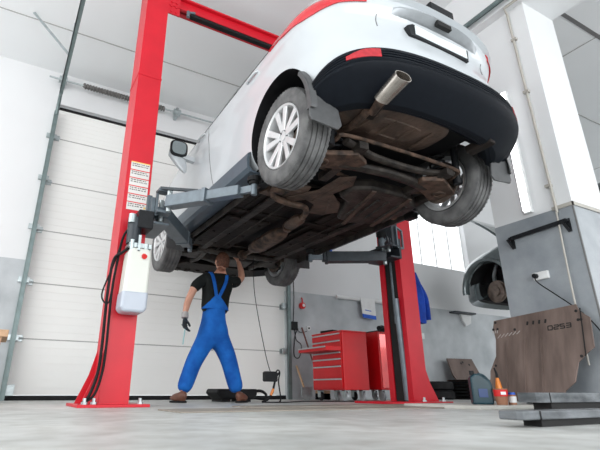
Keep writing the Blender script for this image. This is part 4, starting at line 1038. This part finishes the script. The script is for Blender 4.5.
# skid plate leaning on the pillar
t = empty('engine_skid_plate', (3.60, 2.27, 0.026), label='large rusty brown engine guard plate leaning on the tiled pillar', cat='metal plate')
t.rotation_euler = (0, math.radians(14), 0)
out = [(-.52, .02), (-.46, .10), (-.46, .26), (-.40, .38), (-.40, .52), (-.43, .62), (-.42, .69), (.36, .735), (.38, .68), (.46, .62), (.47, .40), (.41, .36), (.34, .30), (.30, .16), (.22, .10), (.18, .02)]
out = [(-y * .9, z) for y, z in out]
bm = bmesh.new(); prism(bm, out, -.006, .006, 'x'); pl = link('plate', bm, M_skid, t, bevel=.004)
bm = bmesh.new(); bar(bm, (-.007, -.35, .70), (-.007, -.36, .34), .008, .003, up=(1, 0, 0)); link('fold_line', bm, M_hole, t)
bm = bmesh.new()
for y in (.26, .10, -.04): bar(bm, (-.012, y, .06), (-.012, y * .95, .50), .010, .012, up=(1, 0, 0))
link('pressed_rib', bm, M_skid, t)
for k in range(4):
    bm = bmesh.new(); bar(bm, (-.0075, .07 - k * .05, .615), (-.0075, .065 - k * .05, .645), .014, .004, up=(1, 0, 0)); link('slot_hole', bm, M_hole, t)
for y, z in ((.36, .67), (.38, .61), (.34, .61), (.36, .30), (-.32, .68), (-.33, .61), (-.35, .61), (-.33, .34), (.18, .59)):
    bm = bmesh.new(); cyl(bm, (-.0085, y, z), (-.0065, y, z), .011, 12); link('bolt_hole', bm, M_hole, t)
bm = bmesh.new()
# stamped digits 0253
SEG = {'0': 'abcdef', '2': 'abged', '5': 'afgcd', '3': 'abgcd'}
def digit(bm, ch, y, z, w_, h_):
    P_ = {'a': ((0, 1), (1, 1)), 'b': ((1, 1), (1, .5)), 'c': ((1, .5), (1, 0)), 'd': ((1, 0), (0, 0)), 'e': ((0, 0), (0, .5)), 'f': ((0, .5), (0, 1)), 'g': ((0, .5), (1, .5))}
    for c_ in SEG[ch]:
        (a, b), (c2, d2) = P_[c_]; bar(bm, (-.0075, y - a * w_, z + b * h_), (-.0075, y - c2 * w_, z + d2 * h_), .007, .002, up=(1, 0, 0))
for k, ch in enumerate('0253'): digit(bm, ch, -.10 - k * .047, .555 + k * .002, .034, .032)
link('stamped_number', bm, M_hole, t)
bm = bmesh.new()
for k in range(6): bar(bm, (-.0072, .34 - k * .035, .53 + k * .004), (-.0072, .31 - k * .035, .56 + k * .003), .004, .002, up=(1, 0, 0))
for k in range(3): bar(bm, (-.0072, .385 - k * .02, .575), (-.0072, .38 - k * .02, .60), .006, .002, up=(1, 0, 0))
link('chalk_mark', bm, M_scratch, t)

# bottles in front of the plate
def bottle_base(name, x, y, label, cat): return empty(name, (x, y, .0255), random.uniform(-.15, .15) - .55, label=label, cat=cat)
t = bottle_base('oil_can', 3.26, 2.50, 'dark teal motor oil can with handle before the brown plate', 'oil can')
bm = bmesh.new(); prism(bm, [(-.075, 0), (.075, 0), (.075, .13), (.06, .17), (.0, .215), (-.04, .22), (-.075, .19)], -.04, .04, 'y'); link('can_body', bm, M_teal, t, bevel=.012)
bm = bmesh.new(); tube(bm, [(-.01, 0, .215), (.035, 0, .20), (.072, 0, .15), (.078, 0, .10)], .012, 8); link('handle', bm, M_teal, t, smooth=True)
bm = bmesh.new(); cyl(bm, (-.05, 0, .21), (-.05, 0, .24), .018, 14); link('cap', bm, M_blackpl, t)
bm = bmesh.new(); box(bm, -.03, .035, -.044, -.040, .05, .11); link('label', bm, M_darkblue, t)
t = bottle_base('spray_bottle', 3.42, 2.46, 'amber bottle with a black spout next to the oil can', 'bottle')
bm = bmesh.new(); lathe(bm, [(0, 0), (0, .028), (.10, .028), (.16, .018), (.19, .011), (.19, 0)], (0, 0, 0), 'z', 20, closed=False); link('bottle_body', bm, M_orange, t, smooth=True)
bm = bmesh.new(); tube(bm, [(0, 0, .19), (0, 0, .22), (-.012, 0, .265)], [.011, .009, .006], 10); link('spout', bm, M_blackpl, t, smooth=True)
t = bottle_base('grease_pot', 3.32, 2.38, 'small brown pot with a red label in front of the bottles', 'pot')
bm = bmesh.new(); lathe(bm, [(0, 0), (0, .038), (.10, .048), (.108, .05), (.112, .05), (.112, 0)], (0, 0, 0), 'z', 24, closed=False); link('pot_body', bm, M_brownbox, t, smooth=True)
bm = bmesh.new(); lathe(bm, [(.058, .0455), (.058, .0475), (.104, .0505), (.104, .0475)], (0, 0, 0), 'z', 24); link('label', bm, M_redbox, t, smooth=True)
bm = bmesh.new(); box(bm, -.018, .018, -.052, -.049, .07, .09); link('label_print', bm, M_whitepl, t)
t = bottle_base('small_jar', 3.43, 2.37, 'small white and blue labelled jar right of the brown pot', 'jar')
bm = bmesh.new(); lathe(bm, [(0, 0), (0, .028), (.06, .028), (.07, .024), (.07, 0)], (0, 0, 0), 'z', 20, closed=False); link('jar_body', bm, M_brownbox, t, smooth=True)
bm = bmesh.new(); lathe(bm, [(.015, .0285), (.015, .0295), (.058, .0295), (.058, .0285)], (0, 0, 0), 'z', 20); link('label', bm, M_whitepl, t, smooth=True)
bm = bmesh.new(); lathe(bm, [(.07, 0), (.07, .026), (.085, .026), (.085, 0)], (0, 0, 0), 'z', 20, closed=False); link('lid', bm, M_bluepl, t, smooth=True)

# ramps
def ramp(x0, x1, y0, y1, zb, zt, label, m=M_slab, rot=0.0):
    t = empty('steel_ramp', (x0, y0, 0), rot, label=label, cat='ramp')
    bm = bmesh.new(); prism(bm, [(0.012, 0), (x1 - x0, 0), (x1 - x0, y1 - y0), (0, y1 - y0), (0, .02)], zb, zt); link('deck', bm, m, t, bevel=.004)
    bm = bmesh.new(); box(bm, .12, x1 - x0 - .02, .012, y1 - y0 - .01, 0, zb); link('base', bm, M_hole, t)  # black block puts the shade of the gap under the deck into colour
    bm = bmesh.new(); bar(bm, (.10, -.002, (zb + zt) / 2), (.103, -.002, (zb + zt) / 2), .004, zt - zb, up=(0, 0, 1)); link('joint', bm, M_hole, t)
    return t
ramp(1.60, 2.75, 1.08, 1.17, .024, .053, 'nearest low steel ramp beam on the floor at the right')
ramp(2.70, 3.60, 1.70, 1.83, .058, .112, 'thicker grey ramp slab behind the low beam, before the brown plate')

# ------------------------------------------------------------------ floor things around the worker
t = empty('tool_case', (2.36, 4.95, 0), label='low black tool case on the floor behind the worker', cat='tool case')
bm = bmesh.new(); prism(bm, [(-.22, .03), (.16, .03), (.20, .07), (.20, .13), (-.26, .13), (-.28, .09)], -.16, .16, 'y'); link('case_body', bm, M_black, t, bevel=.012)
bm = bmesh.new(); tube(bm, [(.18, -.05, .10), (.30, -.05, .11), (.37, -.05, .07), (.34, -.05, .03), (.22, -.05, .04)], .016, 8); link('handle', bm, M_black, t, smooth=True)
for x in (-.16, .08): bm = bmesh.new(); box(bm, x - .05, x + .05, -.14, .14, 0, .03); link('foot', bm, M_black, t)
t = empty('inspection_lamp', (2.50, 4.40, .20), label='black lamp block hanging on a thin cord beside the worker', cat='hanging lamp')
bm = bmesh.new(); prism(bm, [(-.075, .01), (-.065, .0), (.065, .0), (.075, .01), (.075, .09), (.06, .10), (-.06, .10), (-.075, .09)], -.03, .03, 'y'); link('lamp_block', bm, M_blackpl, t, bevel=.006)
bm = bmesh.new(); tube(bm, [(.0, 0, .10), (-.05, 0, .25), (-.14, 0, .62), (-.20, 0, .95), (-.215, 0, 1.30)], .004, 6); link('cord', bm, M_black, t, smooth=True)
bm = bmesh.new(); tube(bm, [(.06, 0, .08), (.09, 0, .115), (.115, 0, .09), (.10, 0, .0), (.125, 0, -.16), (.11, 0, -.19)], .007, 6); link('thin_lead', bm, M_black, t, smooth=True)
bm = bmesh.new(); tube(bm, [(.11, -.01, .10), (.06, -.01, .03), (.02, -.01, -.10), (-.03, -.01, -.165), (-.10, -.01, -.19)], [.008, .010, .013, .013, .008], 8); link('thick_lead', bm, M_black, t, smooth=True)
bm = bmesh.new(); tube(bm, [(.03, -.012, -.07), (.0, -.012, -.13)], .0135, 8, smooth=False); link('yellow_sleeve', bm, M_orange, t, smooth=True)
bm = bmesh.new(); tube(bm, [(2.40, 4.39, .006), (2.6, 4.30, .006), (2.80, 4.42, .006), (3.1, 4.62, .006), (3.5, 4.50, .006), (3.8, 4.40, .006)], .006, 6)
tag(link('floor_cable', bm, M_black, smooth=True), 'black cable trailing on the floor from the worker to the red cabinet', 'cable')

# ------------------------------------------------------------------ the worker
def skinned(name, verts, edges, radii, m, parent=None, levels=2, root=0, swap=False):
    me = bpy.data.meshes.new(name); me.from_pydata([Vector(v) for v in verts], edges, []); o = bpy.data.objects.new(name, me); COL.objects.link(o)
    sk = o.modifiers.new('skin', 'SKIN'); sk.use_smooth_shade = True
    me.update()
    if not me.skin_vertices: 
        bmm = bmesh.new(); bmm.from_mesh(me); bmm.verts.layers.skin.verify(); bmm.to_mesh(me); bmm.free()
    for i, r in enumerate(radii):
        me.skin_vertices[0].data[i].radius = (r[1], r[0]) if isinstance(r, tuple) and swap else (r if isinstance(r, tuple) else (r, r))
        me.skin_vertices[0].data[i].use_root = (i == root)
    ss = o.modifiers.new('sub', 'SUBSURF'); ss.levels = levels; ss.render_levels = levels
    me.materials.append(m)
    bpy.context.view_layer.update()
    dg = bpy.context.evaluated_depsgraph_get(); m2 = bpy.data.meshes.new_from_object(o.evaluated_get(dg))
    o.modifiers.clear(); o.data = m2; m2.materials.clear(); m2.materials.append(m)
    for p in m2.polygons: p.use_smooth = True; p.material_index = 0
    if parent: o.parent = parent
    return o
WXO, WYO = 1.90, 4.55
man = empty('person', (WXO, WYO, 0), label='person in blue bib overalls and black t-shirt reaching up under the car', cat='person')
def W(x, y, z): return (x - WXO, y - WYO, z)
bodyv = [W(1.92, 4.57, .70), W(1.92, 4.57, .86), W(1.93, 4.57, 1.02), W(1.94, 4.57, 1.17), W(1.955, 4.57, 1.27), W(1.985, 4.575, 1.345), W(2.0, 4.60, 1.40),
         W(1.80, 4.57, 1.225), W(1.70, 4.57, 1.16), W(1.635, 4.57, 1.01), W(1.605, 4.55, .93), W(1.58, 4.52, .83), W(1.578, 4.51, .79),
         W(2.08, 4.58, 1.235), W(2.17, 4.60, 1.22), W(2.255, 4.62, 1.30), W(2.265, 4.66, 1.39), W(2.255, 4.70, 1.48), W(2.25, 4.71, 1.52),
         W(1.84, 4.57, .64), W(1.78, 4.58, .50), W(1.72, 4.60, .37), W(1.665, 4.58, .22), W(1.615, 4.56, .09),
         W(2.0, 4.57, .64), W(2.05, 4.54, .50), W(2.09, 4.52, .37), W(2.13, 4.50, .22), W(2.17, 4.47, .09)]
be = [(0, 1), (1, 2), (2, 3), (3, 4), (4, 5), (5, 6), (3, 7), (7, 8), (8, 9), (9, 10), (10, 11), (11, 12), (3, 13), (13, 14), (14, 15), (15, 16), (16, 17), (17, 18), (0, 19), (19, 20), (20, 21), (21, 22), (22, 23), (0, 24), (24, 25), (25, 26), (26, 27), (27, 28)]
br_ = [(.13, .10), (.12, .09), (.125, .09), (.12, .09), (.06, .055), .047, .05, .06, .048, .040, .038, .026, .026, .06, .046, .042, .036, .027, .026, .08, .07, .055, .048, .04, .08, .07, .055, .048, .04]
pb = skinned('body', bodyv, be, br_, M_skin, man, swap=True)
# head
hd = bmesh.new(); bmesh.ops.create_icosphere(hd, subdivisions=3, radius=1)
for v in hd.verts:
    x, y, z = v.co
    jaw = 1 - .22 * max(0, -z) ; v.co = Vector((x * .076 * jaw, y * .097 * (1 - .08 * max(0, -z)), z * .115))
    if y > .8: v.co.y += .004
def blob(bm, c, r):
    g = bmesh.ops.create_icosphere(bm, subdivisions=2, radius=1)
    for v in g['verts']: v.co = Vector((c[0] + v.co.x * r[0], c[1] + v.co.y * r[1], c[2] + v.co.z * r[2]))
blob(hd, (0, .098, -.01), (.014, .022, .026)); blob(hd, (0, .088, -.055), (.026, .010, .009)); blob(hd, (-.078, -.005, -.005), (.012, .020, .032)); blob(hd, (.078, -.005, -.005), (.012, .020, .032))
head = link('head', hd, M_skin, man, smooth=True, angle=180); head.scale = (.92, .92, .92); head.location = W(2.005, 4.615, 1.445); head.rotation_euler = (math.radians(22), 0, 0)
for s_ in (-1, 1):
    bm = bmesh.new(); blob(bm, (s_ * .03, .083, .02), (.013, .010, .008)); link('eye', bm, M_whitepl, head, smooth=True)
hr = bmesh.new(); bmesh.ops.create_icosphere(hr, subdivisions=4, radius=1)
for v in list(hr.verts):
    x, y, z = v.co
    n_ = .006 * math.sin(x * 23 + z * 17) * math.cos(y * 19 + z * 9)
    v.co = Vector((x * (.084 + n_), y * (.104 + n_) - .006, z * (.122 + n_) + .006))
dl = [v for v in hr.verts if (v.co.y > .045 and v.co.z < .055) or v.co.z < -.055 - .3 * v.co.y * 0 or (abs(v.co.x) > .07 and v.co.z < -.01 and v.co.y > -.03)]
bmesh.ops.delete(hr, geom=dl, context='VERTS')
hair = link('hair', hr, M_hair, head, smooth=True, angle=180); sm = hair.modifiers.new('s', 'SOLIDIFY'); sm.thickness = .012
# hands
def hand(name, wrist, dirv, up, m, curl, thumb_side, scale=1.0, parent=man):
    d = Vector(dirv).normalized(); u = Vector(up); s2 = d.cross(u).normalized(); u = s2.cross(d).normalized(); w0 = Vector(wrist)
    vs = [w0, w0 + d * .045 * scale, w0 + d * .085 * scale]; ed = [(0, 1), (1, 2)]; rr = [(.024 * scale, .019 * scale), (.036 * scale, .017 * scale), (.038 * scale, .015 * scale)]
    for k, (off, ln) in enumerate(((-.030, .070), (-.010, .080), (.010, .075), (.029, .060))):
        i0 = len(vs); a0 = w0 + d * .075 * scale + s2 * off * .8 * scale; vs.append(a0); ed.append((2, i0)); rr.append(.0105 * scale)
        ang = 0; p = a0 + s2 * off * .2 * scale
        for j, fr in enumerate((.45, .32, .23)):
            ang += curl * (1 + .15 * k); dd = d * math.cos(ang) + u * math.sin(ang); p = p + dd * ln * fr * scale; vs.append(p); ed.append((len(vs) - 2, len(vs) - 1)); rr.append((.0098 - .0008 * j) * scale)
    i0 = len(vs); a = w0 + d * .03 * scale + s2 * thumb_side * .028 * scale; b = a + (d * .7 + s2 * thumb_side * .6 + u * .35).normalized() * .035 * scale; c = b + (d * .9 + s2 * thumb_side * .1 + u * .45).normalized() * .03 * scale
    vs += [a, b, c]; ed += [(1, i0), (i0, i0 + 1), (i0 + 1, i0 + 2)]; rr += [.013 * scale, .0115 * scale, .0095 * scale]
    return skinned(name, vs, ed, rr, m, parent, 1)
gl = hand('hand_glove', W(1.578, 4.51, .80), (.02, -.02, -1), (.6, -.8, 0), M_glove, .42, -1, 1.12)
bm = bmesh.new(); tube(bm, [W(1.583, 4.525, .845), W(1.58, 4.515, .815), W(1.578, 4.51, .79)], [.034, .036, .034], 14); link('glove_cuff', bm, M_cuff, man, smooth=True)
hand('hand', W(2.25, 4.71, 1.50), (-.15, .12, 1), (-.5, .8, 0), M_skin, .3, 1, 1.0)
t = empty('screwdriver', W(0, 0, 0)); t.location = (1.575, 4.47, .70); t.rotation_euler = (0, .08, 0); tag(t, 'thin teal tool held downwards in the gloved left hand', 'hand tool')
bm = bmesh.new(); cyl(bm, (0, 0, -.01), (0, 0, .05), .012, 10); link('handle', bm, M_blackpl, t, smooth=True)
bm = bmesh.new(); cyl(bm, (0, 0, -.17), (0, 0, -.01), .006, 8); link('shaft', bm, M_tool, t, smooth=True)
# t-shirt
tv = [W(1.92, 4.57, .84), W(1.925, 4.57, .96), W(1.93, 4.57, 1.08), W(1.94, 4.57, 1.185), W(1.965, 4.572, 1.275), W(1.80, 4.57, 1.225), W(1.71, 4.57, 1.165), W(1.665, 4.57, 1.085), W(2.08, 4.58, 1.235), W(2.165, 4.60, 1.225), W(2.23, 4.615, 1.28)]
tee = skinned('t_shirt', tv, [(0, 1), (1, 2), (2, 3), (3, 4), (3, 5), (5, 6), (6, 7), (3, 8), (8, 9), (9, 10)], [(.160, .118), (.163, .12), (.165, .12), (.155, .112), (.068, .062), (.075, .072), (.066, .062), (.060, .058), (.075, .072), (.066, .062), (.058, .056)], M_tee, man, swap=True)
# overalls
ov = [W(1.915, 4.57, .66), W(1.915, 4.57, .78), W(1.915, 4.57, .90), W(1.915, 4.565, .945),
      W(1.835, 4.57, .60), W(1.785, 4.58, .49), W(1.725, 4.60, .37), W(1.675, 4.585, .22), W(1.615, 4.56, .085),
      W(2.0, 4.57, .60), W(2.05, 4.54, .49), W(2.095, 4.52, .37), W(2.13, 4.50, .22), W(2.17, 4.47, .085)]
skinned('overalls', ov, [(0, 1), (1, 2), (2, 3), (0, 4), (4, 5), (5, 6), (6, 7), (7, 8), (0, 9), (9, 10), (10, 11), (11, 12), (12, 13)],
        [(.172, .135), (.168, .130), (.158, .122), (.154, .120), (.105, .115), (.100, .100), (.088, .088), (.083, .083), (.080, .080), (.105, .115), (.100, .100), (.088, .088), (.083, .083), (.080, .080)], M_blue, man, swap=True)
bm = bmesh.new(); P = []
for k in lin(0, 1, 8):
    hw = .135 * (1 - k) + .018; zz = .90 + .14 * k
    P.append([Vector(W(1.905 - .01 * k + x * hw, 4.57 - .010 - .122 * math.sqrt(max(0, 1 - (x * hw / .17) ** 2)), zz)) for x in lin(-1, 1, 10)])
grid_solid(bm, P, lambda i, j: Vector((0, .03, 0))); link('back_bib', bm, M_blue, man, smooth=True)
for pts in ([W(1.885, 4.437, 1.00), W(1.87, 4.445, 1.10), W(1.855, 4.465, 1.20), W(1.85, 4.515, 1.275), W(1.85, 4.58, 1.30), W(1.86, 4.66, 1.22)], [W(1.90, 4.437, 1.00), W(1.945, 4.445, 1.09), W(1.99, 4.465, 1.18), W(2.025, 4.515, 1.27), W(2.03, 4.58, 1.298), W(2.02, 4.66, 1.22)]):
    sp = smooth_path(pts, 6); bm = bmesh.new()
    for a, b in zip(sp, sp[1:]):
        bar(bm, a, a + (b - a) * 1.15, .034, .010, up=Vector((0, -1, .0)) if a.z < 1.24 else Vector((0, -.2, 1)))
    link('strap', bm, M_blue, man)
for s_, (x, y, zr) in ((-1, (1.61, 4.555, 1.9)), (1, (2.185, 4.455, 1.25))):
    bm = bmesh.new(); P = []
    sh = bmesh.new(); bmesh.ops.create_icosphere(sh, subdivisions=3, radius=1)
    for v in sh.verts:
        q = v.co; fx = q.y
        v.co = Vector((q.x * (.046 - .006 * fx), q.y * .135 + .055, max(q.z, -.55) * (.055 - .020 * fx) + .036))
        if fx < -.2 and q.z > 0: v.co.z += .03 * (-fx)
    so = link('shoe', sh, M_shoe, man, smooth=True); so.location = W(x, y, .012); so.rotation_euler = (0, 0, .35 if s_ < 0 else -.9); so.scale = (.88, .88, .88)
    sl = bmesh.new(); prism(sl, [(.048 * math.cos(a) * (1 - .12 * math.sin(a)), .055 + .138 * math.sin(a)) for a in lin(0, 2 * PI, 24)[:-1]], -.012, .008); link('shoe_sole', sl, M_black, so)
#@@RESTEND
